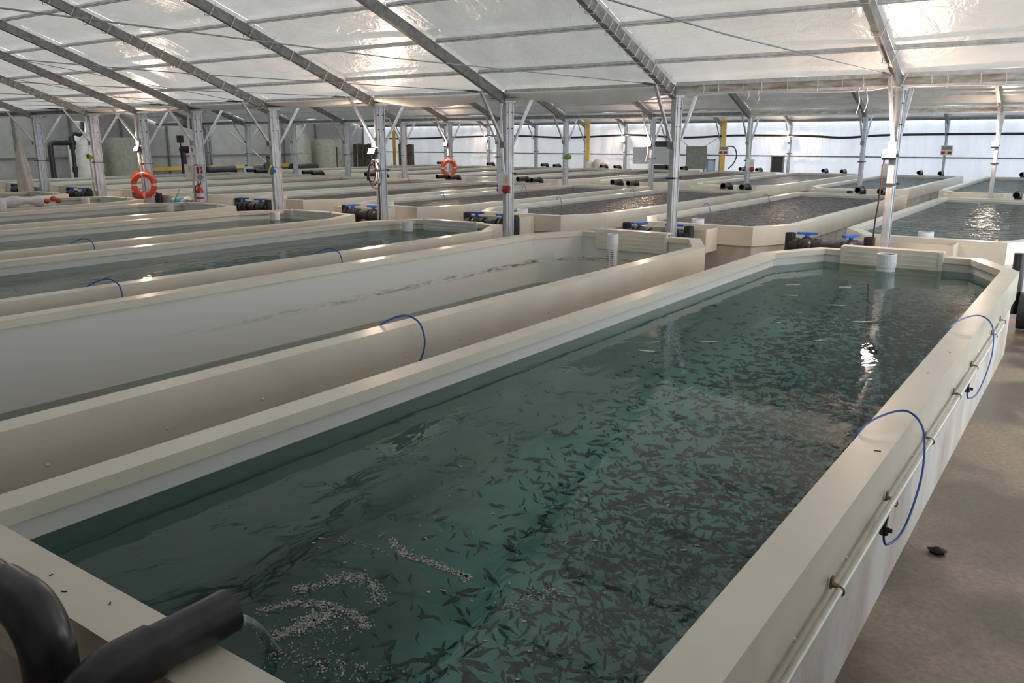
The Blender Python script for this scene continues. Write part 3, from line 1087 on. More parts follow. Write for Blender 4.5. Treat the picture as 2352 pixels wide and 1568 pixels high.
for (x, y, r) in ((-2.70, 9.2, 0.05), (-2.15, 8.9, 0.055), (-1.72, 8.2, 0.06), (-2.35, 8.3, 0.03), (-1.85, 7.2, 0.035), (-2.9, 9.9, 0.05), (-2.35, 10.1, 0.045), (-2.6, 6.6, 0.045), (-2.9, 6.0, 0.05), (-2.36, 7.7, 0.03)):
    fleck(x, y, r, 0.5, 1.7)
o = fm.build('foam', M['foam'])
tag(o, 'pale flecks of foam on the water of the nearest tank', 'foam', None, 'stuff')

# ------------------------------------------------------------------ inlet pipes in the foreground
t = thing('inlet_pipe', 'black elbow pipe pouring water over the near rim of the nearest tank', 'pipe', (-2.05, 1.0, 0), 0, 'black inlet pipes of the nearest tank')
R1 = 0.070
o = MB().ring_pipe((0, 0.04, 1.078), (0, 0.37, 1.078), R1, R1 - 0.010, 28).build('outlet', M['black'], t, smooth=False)
auto_smooth(o)
path = [(0, 0.11, 1.078), (0, 0.02, 1.078)] + arc((0, 0.02, 0.918), 0.16, PI / 2, PI, 8, 'yz') + [(0, -0.14, 0.80)]
auto_smooth(MB().tube(path, R1 + 0.009, 24).build('elbow', M['black'], t))
auto_smooth(MB().tube([(0, -0.14, 0.82), (0, -0.14, 0.0)], R1, 24).build('riser', M['black'], t))
t = thing('inlet_pipe', 'larger black elbow pipe turning down at the corner of the nearest tank', 'pipe', (-2.37, 0.97, 0), 0, 'black inlet pipes of the nearest tank')
R2 = 0.066
auto_smooth(MB().tube([(-1.2, 0.02, 1.15), (-0.20, 0.0, 1.15)], R2, 28).build('branch', M['black'], t))
path = [(-0.26, 0, 1.15), (-0.14, 0, 1.15)] + arc((-0.14, 0, 1.01), 0.14, PI / 2, 0, 8, 'xz') + [(0, 0, 0.90)]
auto_smooth(MB().tube(path, R2 + 0.011, 26).build('elbow', M['black'], t))
auto_smooth(MB().tube([(0, 0, 0.92), (0, 0, 0.0)], R2, 24).build('riser', M['black'], t))
# jet of water
mb = MB()
prof = []
for k in range(13):
    u = k / 12
    prof.append((-2.055 - 0.045 * u, 1.362 + 0.20 * u, 1.045 - 0.225 * u ** 1.7))


def jf(u, v):
    k = u * 12
    i = min(11, int(k))
    a, b = Vector(prof[i]), Vector(prof[i + 1])
    p = a.lerp(b, k - i)
    ww = 0.040 - 0.012 * u
    an = v * 2 * PI
    return (p.x + ww * math.cos(an) * (1 + 0.15 * math.sin(9 * u + 3 * an)), p.y + 0.010 * math.sin(an), p.z + 0.012 * math.sin(an))


mb.grid(jf, 24, 14)
o = mb.build('water_jet', M['jet'], smooth=True)
tag(o, 'thin jet of water falling from the black inlet pipe', 'water', None, 'stuff')

# small debris on the rim and floor
for q, (x, y, sx) in enumerate(((-2.72, 1.19, 0.012), (-2.87, 1.22, 0.008), (-2.52, 1.24, 0.012), (-0.75, 4.2, 0.02), (-0.80, 5.9, 0.014), (-0.77, 6.6, 0.013))):
    o = MB().box((x, y, ZT + 0.0015), (sx * 1.6, 0.004, 0.003), Matrix.Rotation(0.5 + q, 3, 'Z')).build('dirt_fleck', M['debris'])
    tag(o, ['tiny dark fleck on the near rim, middle of three', 'tiny dark fleck on the near rim, leftmost of three', 'tiny dark fleck on the near rim, closest to the inlet pipe', 'dark fleck on the right rim beside the near blue hose', 'dark fleck on the right rim mid-way between the blue hoses', 'dark fleck on the right rim nearer the far blue hose'][q], 'dirt', 'dirt flecks on the nearest rim')
mb = MB()
rd = random.Random(8)
base = []
for i in range(7):
    for j in range(8):
        a = 2 * PI * j / 8
        h = i / 6
        r_ = 0.045 * math.sin(PI * (0.15 + 0.8 * h)) * rd.uniform(0.7, 1.25)
        base.append((r_ * 1.3 * math.cos(a), r_ * math.sin(a), 0.002 + 0.045 * h))
fs = [(i * 8 + j, i * 8 + (j + 1) % 8, (i + 1) * 8 + (j + 1) % 8, (i + 1) * 8 + j) for i in range(6) for j in range(8)]
fs += [tuple(range(7, -1, -1)), tuple(48 + j for j in range(8))]
mb.add(base, fs)
o = mb.build('debris_lump', M['debris'], loc=(-0.55, 5.35, 0))
tag(o, 'small crumpled black lump lying on the concrete floor', 'debris')

# ------------------------------------------------------------------ conduit and air hoses along the right wall of the nearest tank
XO = FR[0][1]
t = thing('conduit', 'pale painted conduit clipped along the outer wall of the nearest tank', 'conduit', (XO + 0.045, 0, 0.735))
auto_smooth(MB().tube([(0, 1.4, -0.01), (0, 4.2, 0.018), (0, 6.4, 0.0), (0, 9.45, -0.02)], 0.017, 10).build('pipe', M['beige_pipe'], t), 60)
clip = MB()
clip.box((-0.02, 0, 0.02), (0.03, 0.025, 0.01))
clip.tube(arc((0, 0, 0), 0.0195, -1.2, 2.2, 8, 'xz'), 0.004, 6)
clip.box((-0.032, 0, 0.03), (0.010, 0.03, 0.045))
clip_me = clip.mesh('clip', M['brass'])
for yy in (3.2, 4.22, 5.28, 6.38, 7.3, 8.65, 9.40):
    link('clip', clip_me, t, (0, yy, 0.005))
valve = MB()
valve.tube([(0, 0, 0), (0.0, -0.03, -0.05)], 0.012, 8)
valve.tube([(0, -0.03, -0.05), (0, -0.03, -0.085)], 0.022, 10)
valve.box((0.02, -0.03, -0.06), (0.035, 0.012, 0.02))
valve_me = valve.mesh('air_valve', M['black'])
for yy in (4.08, 6.95):
    link('air_valve', valve_me, t, (0, yy, -0.01))


def hose(pts, label, r=0.0062):
    o = MB().tube(catmull(pts, 7), r, 7).build('air_hose', M['hose'], smooth=True)
    tag(o, label, 'hose', 'blue air hoses')


xi = XO - WALL
hose([(xi - 0.02, 4.36, 0.90), (xi - 0.012, 4.42, 1.0), (xi + 0.05, 4.62, 1.045), (XO - 0.03, 4.78, 1.055), (XO + 0.07, 4.72, 0.99), (XO + 0.12, 4.52, 0.85), (XO + 0.12, 4.34, 0.70), (XO + 0.10, 4.18, 0.60), (XO + 0.06, 4.06, 0.585), (XO + 0.045, 4.05, 0.64)],
     'blue air hose looped over the nearest tank rim, closer to the viewer')
hose([(xi - 0.02, 7.4, 0.90), (xi - 0.012, 7.48, 1.0), (xi + 0.05, 7.75, 1.04), (XO - 0.03, 7.95, 1.045), (XO + 0.07, 7.9, 0.98), (XO + 0.12, 7.65, 0.83), (XO + 0.12, 7.35, 0.69), (XO + 0.10, 7.05, 0.60), (XO + 0.06, 6.92, 0.59), (XO + 0.045, 6.92, 0.64)],
     'blue air hose looped over the nearest tank rim, further back')


def rim_hose(x0, y0, label, r=0.008):
    hose([(x0 - WALL - 0.02, y0 - 0.05, 0.93), (x0 - WALL, y0 + 0.02, 1.01), (x0 - 0.06, y0 + 0.15, 1.075), (x0 + 0.05, y0 + 0.22, 1.02), (x0 + 0.13, y0 + 0.20, 0.88), (x0 + 0.14, y0 + 0.14, 0.74), (x0 + 0.08, y0 + 0.1, 0.62)], label, r)


rim_hose(FR[1][1], 4.85, 'blue air hose looped over the rim of the drained tank')
rim_hose(FR[2][1], 7.55, 'blue air hose over the third front tank rim, further back')
rim_hose(FR[2][1], 4.42, 'blue air hose over the third front tank rim, closer')
rim_hose(FR[3][1], 6.2, 'blue air hose over the fourth front tank rim')
for i in (1, 2, 3):
    for q, yy in enumerate((18.2, 22.3)):
        x0 = BR[i][0] + WALL
        hose([(x0 + 0.04, yy, 0.90), (x0 + 0.01, yy, 1.0), (x0 - 0.07, yy + 0.05, 1.09), (x0 - 0.2, yy + 0.12, 1.02), (x0 - 0.24, yy + 0.14, 0.85)], f'thin blue hose over the {ORD[i]} middle-row tank, {["closer", "further back"][q]}', 0.008)

# ------------------------------------------------------------------ valve manifolds in the aisle


def manifold(x, y, idx, label, two=True):
    t = thing('valve_manifold', label, 'valve', (x, y, 0), 0, 'black valve manifolds in the aisle')
    z = 0.83
    auto_smooth(MB().tube([(-0.62, 0, z), (0.62, 0, z)], 0.10, 16).build('main_pipe', M['black'], t))
    for dx in (-0.52, -0.18, 0.16, 0.50):
        auto_smooth(MB().tube([(dx - 0.045, 0, z), (dx + 0.045, 0, z)], 0.13, 16).build('coupling', M['black'], t))
    for dx in (-0.35, 0.33):
        b = auto_smooth(MB().tube([(dx - 0.10, 0, z), (dx - 0.05, 0, z), (dx + 0.05, 0, z), (dx + 0.10, 0, z)], [0.11, 0.15, 0.15, 0.11], 16).build('valve_body', M['black'], t))
        MB().tube([(dx, 0, z + 0.10), (dx, 0, z + 0.19)], 0.032, 10).build('stem', M['blue'], b)
        hm = MB()
        an = (0.25, 1.1)[(idx + (dx > 0)) % 2]
        hm.box((dx, 0, z + 0.205), (0.32, 0.07, 0.035), Matrix.Rotation(an, 3, 'Z'))
        hm.box((dx, 0, z + 0.190), (0.10, 0.075, 0.03), Matrix.Rotation(an, 3, 'Z'))
        hm.build('handle', M['blue'], b)
    for dx in (0.60, -0.62) if two else (0.60,):
        auto_smooth(MB().ring_pipe((dx, 0.02, 0.0), (dx, 0.02, z + 0.20), 0.085, 0.07, 18).build('riser', M['black'], t))
    for dx in (-0.35, 0.33):
        auto_smooth(MB().tube([(dx, 0.06, z), (dx, 0.16, z), (dx, 0.16, 0.0)], 0.06, 12).build('drain_leg', M['black'], t))


MAN = [(-3.50, 13.70), (-6.50, 13.70), (-10.25, 13.70), (-13.9, 13.70), (-17.9, 13.70), (-22.7, 13.70), (-26.5, 13.70), (-30.2, 13.70)]
mlab = ['black valve manifold with a blue lever behind the nearest tank', 'black valve manifold with blue levers around the second front column', 'tall black valve manifold left of the third front column',
        'black valve manifold left of the fourth front column', 'black valve manifold left of the fifth front column', 'black valve manifold below the lifebuoy', 'black valve manifold behind the rolled net', 'black and blue valve manifold at the far left edge']
for i, (x, y) in enumerate(MAN):
    manifold(x, y, i, mlab[i])

# big black pipe on the floor past the nearest tank
t = thing('drain_pipe', 'thick black drain pipe on the floor past the nearest tank', 'pipe', (-0.2, 12.95, 0))
auto_smooth(MB().tube([(-0.55, 0, 0.26), (1.9, 0.0, 0.26)], 0.25, 28).build('main_pipe', M['black'], t))
auto_smooth(MB().tube([(-0.10, 0, 0.26), (0.06, 0, 0.26)], 0.285, 28).build('collar', M['black'], t))
auto_smooth(MB().tube([(-0.62, 0.05, 0.2), (-0.62, 0.05, 1.02)], 0.075, 16).build('riser', M['black'], t))

# ------------------------------------------------------------------ inlets at the far end of the middle and rear tanks


def inlet_pair(xc, y, label, group, hw=0.30):
    t = thing('inlet_pair', label, 'pipe', (xc, y, 0), 0, group)
    for dx, dz in ((-hw, 0.02), (hw, 0.0)):
        auto_smooth(MB().ring_pipe((dx, -0.28, 1.10 + dz), (dx, 0.22, 1.10 + dz), 0.085, 0.07, 18).build('spout', M['black'], t))
        auto_smooth(MB().tube([(dx, 0.18, 1.10 + dz), (dx, 0.30, 1.10 + dz), (dx, 0.36, 1.04 + dz), (dx, 0.38, 0.9), (dx, 0.38, 0)], 0.095, 14).build('elbow', M['black'], t))
        MB().lathe([(0.069, 0), (0.069, 0.004)], 16, (0, 0, 0)).build('bore', M['blackhole'], t, loc=(dx, -0.05, 1.10 + dz)).rotation_euler = (PI / 2, 0, 0)
    MB().tube([(-hw, 0.42, 0.75), (hw, 0.42, 0.75)], 0.07, 12).build('header', M['black'], t)


for i, (xl_, xr_) in enumerate(BR):
    inlet_pair((xl_ + xr_) / 2 + 0.55, 25.45, f'pair of black inlet spouts behind the {ORD[i]} middle-row tank', 'inlet spouts of the middle row')
for i, (xl_, xr_) in enumerate(CR):
    inlet_pair((xl_ + xr_) / 2 + 0.2, 40.9, f'pair of black inlet spouts behind the {ORD[i]} rear-row tank', 'inlet spouts of the rear row', 0.42)
# valve stubs in front of the rear row
for i, (xl_, xr_) in enumerate(CR):
    if i == 0 or i > 6:
        continue
    t = thing('valve_stub', f'black valve stub with blue lever before the {ORD[i]} rear-row tank', 'valve', ((xl_ + xr_) / 2 - 0.3, 27.25, 0), 0, 'valve stubs before the rear row')
    auto_smooth(MB().ring_pipe((0.45, 0, 0), (0.45, 0, 0.98), 0.09, 0.075, 16).build('riser', M['black'], t))
    auto_smooth(MB().tube([(-0.5, 0, 0.72), (0.45, 0, 0.72)], 0.08, 14).build('main_pipe', M['black'], t))
    MB().box((0, 0, 0.84), (0.34, 0.07, 0.05)).build('handle', M['blue'], t)

# ------------------------------------------------------------------ floodlights
LS = [(1, 0, 2.30, 34), (1, 3, 2.26, 34), (1, 6, 2.26, 30), (2, 0, 2.38, 30), (2, 3, 2.34, 30), (2, 6, 2.32, 30), (3, 3, 2.48, 26), (3, 6, 2.44, 26), (3, 9, 2.46, 26)]
LW = ['first front column', 'fourth front column with the cable coil', 'seventh front column above the lifebuoy', 'rightmost middle column', 'fourth middle column', 'seventh middle column above the small lifebuoy', 'rear column right of the dark doorway', 'rear column near the white partition', 'rear column at the left of the sheeting wall']
for n_, (r, k, z, pw) in enumerate(LS):
    x = COLX[k]
    y = ROWY[r] - 0.26 - (0.05 if r == 3 else 0)
    t = thing('floodlight', f'lit halogen floodlight on the {LW[n_]}', 'floodlight', (x - 0.02, y, z), 0, 'lit halogen floodlights')
    tilt = Matrix.Rotation(math.radians(-28), 3, 'X')
    hb = MB()
    hb.box((0, 0.03, 0), (0.19, 0.07, 0.14), tilt)
    hb.build('housing', M['dark'], t)
    gb = MB()
    gb.box(tilt @ Vector((0, -0.040, 0)) + Vector((0, 0.03, 0)), (0.165, 0.008, 0.115), tilt)
    gb.build('lit_glass', M['lamp'], t)
    fr_ = MB()
    for sx in (-1, 1):
        fr_.bar((sx * 0.105, 0.03, 0), (sx * 0.105, 0.12, -0.02), 0.012, 0.03)
    fr_.bar((-0.11, 0.12, -0.02), (0.11, 0.12, -0.02), 0.012, 0.03)
    fr_.build('yoke', M['dark'], t)
    L = bpy.data.lights.new('halogen_light', 'POINT')
    L.energy = pw * 2.1
    L.color = (1.0, 0.70, 0.53)
    L.shadow_soft_size = 0.05
    lo = bpy.data.objects.new('halogen_light', L)
    COL.objects.link(lo)
    lo.parent = t
    lo.location = (0, -0.11, 0.05)

# ------------------------------------------------------------------ lifebuoys


def lifebuoy(x, y, z, label, R=0.285, r=0.075, rz=0.0, rope=True):
    t = thing('lifebuoy', label, 'lifebuoy', (x, y, z), rz, 'orange lifebuoys')
    ring = [(R * math.cos(2 * PI * j / 40), 0, R * math.sin(2 * PI * j / 40)) for j in range(40)]
    MB().tube(ring, r, 14, closed=True).build('ring', M['orange'], t, smooth=True)
    for q in range(4):
        a0 = q * PI / 2 + 0.03
        MB().tube([(R * math.cos(a0 + d), 0, R * math.sin(a0 + d)) for d in (-0.10, -0.05, 0, 0.05, 0.10)], r * 1.025, 14, caps=False).build('reflective_band', M['refl'], t, smooth=True)
    g = MB()
    for q in range(4):
        a0, a1 = q * PI / 2 + 0.15, (q + 1) * PI / 2 - 0.15
        pts = []
        for i in range(9):
            a = a0 + (a1 - a0) * i / 8
            rr_ = R + r + 0.012 + 0.025 * math.sin(PI * i / 8)
            pts.append((rr_ * math.cos(a), 0, rr_ * math.sin(a)))
        MB().tube(pts, 0.009, 6).build('grab_line', M['orange'], t, smooth=True)
    if rope:
        for sx in (-1, 1):
            MB().tube([(sx * R * 0.62, -0.02, R * 0.80 + r), (0, 0.04, 0.70)], 0.009, 6).build('hanging_rope', solid('yellow_rope', (0.55, 0.5, 0.22, 1), rough=0.8), t)
    return t


lifebuoy(-21.78, 13.10, 1.30, 'large orange lifebuoy hung by yellow rope on a front column', rz=0.55)
lifebuoy(-21.85, 26.42, 1.42, 'small orange lifebuoy hanging far back on a middle column', R=0.27, r=0.075, rz=1.15, rope=False)

# ------------------------------------------------------------------ extinguisher, sign, socket boxes
ex = thing('fire_extinguisher', 'red fire extinguisher with white labels on the sixth front column', 'fire extinguisher', (-19.38, 13.20, 0.80))
auto_smooth(MB().lathe([(0.03, 0.0), (0.088, 0.0), (0.092, 0.015), (0.092, 0.42), (0.080, 0.475), (0.045, 0.51), (0.028, 0.52), (0.028, 0.545)], 22).build('cylinder', M['red'], ex))
MB().lathe([(0.0935, 0.25), (0.0935, 0.36)], 22).build('label', M['paper'], ex)
MB().lathe([(0.0935, 0.12), (0.0935, 0.21)], 22).build('label', M['paper'], ex)
MB().box((0, 0, 0.565), (0.05, 0.04, 0.04)).build('valve_head', M['dark'], ex)
MB().bar((0, -0.01, 0.585), (0.10, -0.02, 0.625), 0.018, 0.012).build('lever', M['red2'], ex)
MB().bar((0, -0.01, 0.56), (0.09, -0.02, 0.575), 0.018, 0.012).build('lever', M['red2'], ex)
MB().tube(catmull([(-0.03, -0.02, 0.565), (-0.10, -0.04, 0.52), (-0.115, -0.04, 0.38), (-0.105, -0.03, 0.18), (-0.10, -0.02, 0.1)]), 0.010, 7).build('discharge_hose', M['black'], ex, smooth=True)
MB().tube([(0, 0.04, 0.56), (0, 0.06, 0.66)], 0.01, 6).build('hook', M['dark'], ex)

sg = thing('extinguisher_sign', 'white and red fire extinguisher sign on the sixth front column', 'sign', (-19.36, 13.235, 1.66), 0.62)
MB().box((0, 0, 0), (0.24, 0.012, 0.40)).build('board', M['paper'], sg)
MB().box((0, -0.0075, 0.085), (0.155, 0.004, 0.175)).build('red_field', M['red2'], sg)
pic = MB()
pic.box((0.005, -0.011, 0.06), (0.045, 0.003, 0.10))
pic.box((0.005, -0.011, 0.12), (0.028, 0.003, 0.03))
pic.box((-0.005, -0.011, 0.145), (0.05, 0.003, 0.012))
pic.box((0.045, -0.011, 0.10), (0.01, 0.003, 0.08), Matrix.Rotation(0.25, 3, 'Y'))
pic.build('pictogram', M['paper'], sg)
for z, w in ((-0.045, 0.12), (-0.095, 0.18), (-0.145, 0.12)):
    MB().box((0, -0.007, z), (w, 0.003, 0.024)).build('print_line', M['print'], sg)


def socket_box(x, y, z, label, rz=0.35, red=True):
    t = thing('socket_box', label, 'socket box', (x, y, z), rz, 'socket boxes')
    t.scale = (1.22, 1.1, 1.18)
    MB().box((0, 0, 0), (0.20, 0.12, 0.32)).build('case', M['white'], t)
    MB().box((0.035, -0.064, 0.065), (0.09, 0.012, 0.14)).build('breaker_window', M['paper'], t)
    MB().box((0.05, -0.072, 0.05), (0.03, 0.006, 0.10)).build('warning_label', M['yellow'], t)
    for dz in (-0.045, -0.115):
        MB().tube([(-0.103, -0.02, dz), (-0.125, -0.03, dz - 0.008)], 0.030, 12).build('socket', solid('blue_socket', (0.12, 0.14, 0.42, 1), rough=0.35), t)
    if red:
        MB().box((0.05, -0.095, -0.095), (0.11, 0.09, 0.10), Matrix.Rotation(-0.3, 3, 'X')).build('red_socket', M['red2'], t)
        MB().tube([(0.05, -0.12, -0.11), (0.05, -0.165, -0.125)], 0.048, 14).build('red_cover', M['red2'], t)
    return t


socket_box(-9.50, 13.17, 1.70, 'white socket box with a red outlet on the third front column')
socket_box(-9.42, 26.48, 1.72, 'white socket box with a red outlet on the third middle column')
socket_box(-19.72, 13.20, 1.70, 'white socket box with blue outlets beside the extinguisher sign', 0.35, False)
tag(MB().tube(catmull([(-9.56, 13.22, 3.25), (-9.62, 13.22, 3.08), (-9.60, 13.22, 2.5), (-9.56, 13.20, 2.05), (-9.50, 13.18, 1.87)]), 0.022, 8).build('conduit_hose', M['white'], smooth=True), 'white conduit hose running down the third front column to its socket box', 'conduit')
tag(MB().tube(catmull([(-9.5, 26.52, 3.2), (-9.5, 26.5, 2.6), (-9.46, 26.48, 1.9)]), 0.022, 8).build('conduit_hose', M['white'], smooth=True), 'white conduit hose running down the third middle column', 'conduit')
tag(MB().tube([(-19.62, 13.22, 3.22), (-19.66, 13.22, 2.4), (-19.64, 13.22, 0.8)], 0.03, 8).build('downpipe', M['white'], smooth=True), 'thin white downpipe on the sixth front column', 'pipe')
tag(MB().tube([(-22.08, 13.22, 3.22), (-22.10, 13.21, 2.4), (-21.98, 13.22, 0.8)], 0.03, 8).build('downpipe', M['white'], smooth=True), 'thin white downpipe on the seventh front column behind the lifebuoy', 'pipe')
tag(MB().tube([(-24.66, 13.22, 3.22), (-24.66, 13.22, 0.5)], 0.03, 8).build('downpipe', M['white'], smooth=True), 'thin white downpipe on the eighth front column', 'pipe')
tag(MB().tube(catmull([(-13.03, 26.42, 3.2), (-13.05, 26.42, 2.6), (-13.02, 26.42, 2.1), (-13.08, 26.40, 1.75)]), 0.02, 8).build('loose_white_cable', M['white'], smooth=True), 'loose white cable hanging on the fourth middle column', 'cable')
tag(MB().tube(catmull([(-2.70, 13.2, 2.25), (-2.72, 13.2, 1.6), (-2.74, 13.2, 1.3), (-2.74, 13.2, 0.95)]), 0.012, 7).build('brown_cable', solid('brown_cable', (0.05, 0.025, 0.02, 1), rough=0.6), smooth=True), 'dark brown cable running down the first front column', 'cable')

# coil of black cable on the fourth front column
t = thing('cable_coil', 'coil of black cable hung on the fourth front column', 'cable', (-12.96, 13.14, 1.83), 0.4)
for q in range(4):
    pts = [(0.03 * q - 0.045 + (0.085 + 0.02 * q) * math.cos(a), -0.02 - 0.012 * q, -0.06 * (q % 2) + (0.20 + 0.03 * q) * math.sin(a)) for a in [2 * PI * j / 28 for j in range(28)]]
    MB().tube(pts, 0.008, 6, closed=True).build('loop', M['black'], t, smooth=True)
MB().box((-0.13, -0.02, -0.08), (0.05, 0.05, 0.20)).build('plug', M['black'], t)
for q, dx in enumerate((0.035, 0.065)):
    o = MB().tube([(-12.98 + dx, 13.24, 1.6), (-12.98 + dx, 13.24, 0.7)], 0.009, 6).build('black_cable', M['black'])
    tag(o, ['left black cable running down the fourth front column', 'right black cable running down the fourth front column'][q], 'cable', 'black cables on the fourth front column')

# ------------------------------------------------------------------ hand nets, hanging net, net roll
hn = thing('hand_net', 'lime green hand net tip sticking out beside the eighth front column', 'hand net', (-24.35, 13.0, 2.02))
MB().add([(0, 0, 0.10), (0.10, -0.02, 0.09), (0.36, -0.02, 0.0), (0.12, -0.02, -0.10), (0.02, 0, -0.09), (0.1, 0.06, 0)], [(0, 1, 5), (1, 2, 5), (2, 3, 5), (3, 4, 5), (4, 0, 5), (4, 3, 2, 1, 0)]).build('net_bag', M['lime'], hn)
MB().box((-0.02, 0.0, 0.02), (0.07, 0.05, 0.12)).build('red_binding', M['red2'], hn)
MB().tube([(0.0, 0.05, 0), (-0.03, 0.1, -2.02)], 0.012, 6).build('handle', M['steel_dk'], hn)
hn = thing('hand_net', 'blue and yellow hand net tip beside the fifth front column', 'hand net', (-16.25, 13.0, 1.80))
MB().add([(0, 0, 0.10), (0.10, -0.02, 0.10), (0.27, -0.02, -0.01), (0.08, -0.02, -0.12), (0.0, 0, -0.07), (0.1, 0.06, 0)], [(0, 1, 5), (1, 2, 5), (2, 3, 5), (3, 4, 5), (4, 0, 5), (4, 3, 2, 1, 0)]).build('net_bag', M['cyan'], hn)
MB().bar((-0.01, -0.03, -0.05), (0.09, -0.03, 0.11), 0.05, 0.03).build('yellow_binding', M['yellow'], hn)
MB().tube([(0.02, 0.05, -0.1), (0.04, 0.1, -1.80)], 0.010, 6).build('handle', M['steel_dk'], hn)

nt_ = thing('hanging_net', 'long pale twisted net hanging from the brace at the far left', 'net', (-28.15, 12.9, 0))
prof = [(2.62, 0.03), (2.45, 0.07), (2.25, 0.16), (1.95, 0.25), (1.6, 0.33), (1.25, 0.36), (0.95, 0.36), (0.80, 0.33)]
mb = MB()
vs, fs = [], []
n = 22
for i, (z, r_) in enumerate(prof):
    for j in range(n):
        a = 2 * PI * j / n
        k = r_ * (1 + 0.14 * math.sin(5 * a + z * 3.2))
        vs.append((k * math.cos(a) - 0.10 + 0.05 * i / 7, 0.45 * k * math.sin(a), z))
for i in range(len(prof) - 1):
    for j in range(n):
        fs.append((i * n + j, i * n + (j + 1) % n, (i + 1) * n + (j + 1) % n, (i + 1) * n + j))
fs.append(tuple(range((len(prof) - 1) * n, len(prof) * n)))
mb.add(vs, fs)
mb.build('bag', M['net'], nt_, smooth=True)
MB().tube([(-0.10, 0, 2.6), (-0.12, 0.1, 2.95)], 0.015, 6).build('tie', M['white_rope'], nt_)

nr = thing('net_roll', 'pale rolled net with red floats lying on the sixth tank rim', 'net', (-20.1, 8.5, 1.035))
mb = MB()
pts = [(0.02 * math.sin(k), -1.6 + 0.26 * k, 0.11 + 0.02 * math.sin(1.7 * k)) for k in range(11)]
mb.tube(catmull(pts, 3), [0.10 + 0.035 * math.sin(q * 0.9) for q in range(31)], 14)
mb.build('roll', M['net_grey'], nr, smooth=True)
mb = MB()
mb.tube(catmull([(0.05, 0.1, 0.12), (0.17, 0.05, 0.02), (0.19, 0.02, -0.25), (0.2, 0, -0.4)], 4), [0.11] * 13, 12)
mb.build('hanging_fold', M['net_grey'], nr, smooth=True)
for q in range(3):
    MB().lathe([(0.02, -0.06), (0.06, -0.04), (0.075, 0), (0.06, 0.04), (0.02, 0.06)], 12).build('red_float', solid('red_float', (0.5, 0.09, 0.07, 1), rough=0.5), nr, smooth=True, loc=(0.02 + 0.05 * (q % 2), 1.12 + 0.13 * q, 0.09 + 0.05 * (q == 1)))

# clutter behind the fifth front tank: cyan bag, sack and pump
t = MB()
t.lathe([(0.05, 0), (0.16, 0.02), (0.19, 0.12), (0.15, 0.22), (0.05, 0.26)], 14)
tag(t.build('cyan_bag', solid('cyan_plastic_bag', (0.05, 0.42, 0.58, 1), rough=0.35, bump=0.5, bscale=25), smooth=True, loc=(-21.05, 13.60, 0.71)), 'crumpled cyan plastic bag under the large lifebuoy', 'bag')
t = thing('pump_motor', 'grey pump motor with a white cover beside the cyan bag', 'pump', (-20.6, 13.62, 0.68))
auto_smooth(MB().tube([(-0.2, 0, 0.12), (0.2, 0, 0.12)], 0.12, 16).build('motor', M['greyboard'], t))
auto_smooth(MB().lathe([(0.12, 0.2), (0.12, 0.24), (0.07, 0.30), (0.02, 0.32)], 16).build('cover', M['white'], t))
MB().box((0, 0, 0), (0.4, 0.25, 0.02)).build('base_plate', M['greyboard'], t)
MB().box((-0.2, 0, -0.34), (0.8, 0.3, 0.68)).build('pedestal', M['greyboard'], t)
tag(MB().tube([(-21.0, 13.4, 0.75), (-20.65, 13.45, 1.22)], 0.02, 8).build('plastic_stick', M['net'], smooth=True), 'pale plastic stick leaning by the cyan bag', 'stick')
t = thing('tool_clamp', 'rusty metal clamp tool lying on the weir by the extinguisher', 'tool', (-19.75, 13.05, 0.80))
MB().bar((-0.25, 0, 0.06), (0.0, 0, 0.16), 0.025, 0.025).build('arm', M['brass'], t)
MB().bar((0.0, 0, 0.16), (0.22, 0, 0.14), 0.025, 0.025).build('arm', M['brass'], t)
MB().box((-0.2, 0, 0.03), (0.18, 0.06, 0.06)).build('jaw', M['brass'], t)
MB().box((0, 0, -0.40), (0.12, 0.1, 0.80)).build('post', M['greyboard'], t)

# ------------------------------------------------------------------ far left: feed silo, round tanks, pipework
sl = thing('feed_silo', 'pale conical silo with polished top by the left wall', 'silo', (-38.5, 20.45, 0))
auto_smooth(MB().lathe([(0.62, 0), (0.70, 0.02), (0.70, 2.35), (0.66, 2.45), (0.36, 2.75), (0.36, 2.85)], 30).build('body', M['silo'], sl))
auto_smooth(MB().lathe([(0.42, 2.84), (0.42, 3.32), (0.40, 3.34)], 28).build('steel_top', M['chrome'], sl))
pp = thing('silo_pipework', 'black bent pipework standing left of the pale silo', 'pipe', (-38.0, 19.0, 0))
auto_smooth(MB().tube([(0, -0.35, 0), (0, -0.35, 2.25)] + arc((0, -0.21, 2.25), 0.14, PI, PI / 2, 5, 'yz') + [(0, 0.75, 2.39)], 0.115, 16).build('bend', M['black'], pp))
auto_smooth(MB().tube([(0, 0.62, 0), (0, 0.62, 2.6)] + arc((0, 0.80, 2.6), 0.18, PI, PI / 2, 5, 'yz') + [(0, 1.0, 2.72), (0, 1.15, 2.85), (0, 1.2, 3.3)], 0.085, 14).build('upper_bend', M['black'], pp))
auto_smooth(MB().tube([(0, 0.62, 2.1), (0, 0.62, 2.65)], 0.13, 14).build('valve', M['black'], pp))
auto_smooth(MB().tube([(0, 0.62, 1.1), (0, 0.62, 1.35)], 0.12, 14).build('coupling', M['black'], pp))


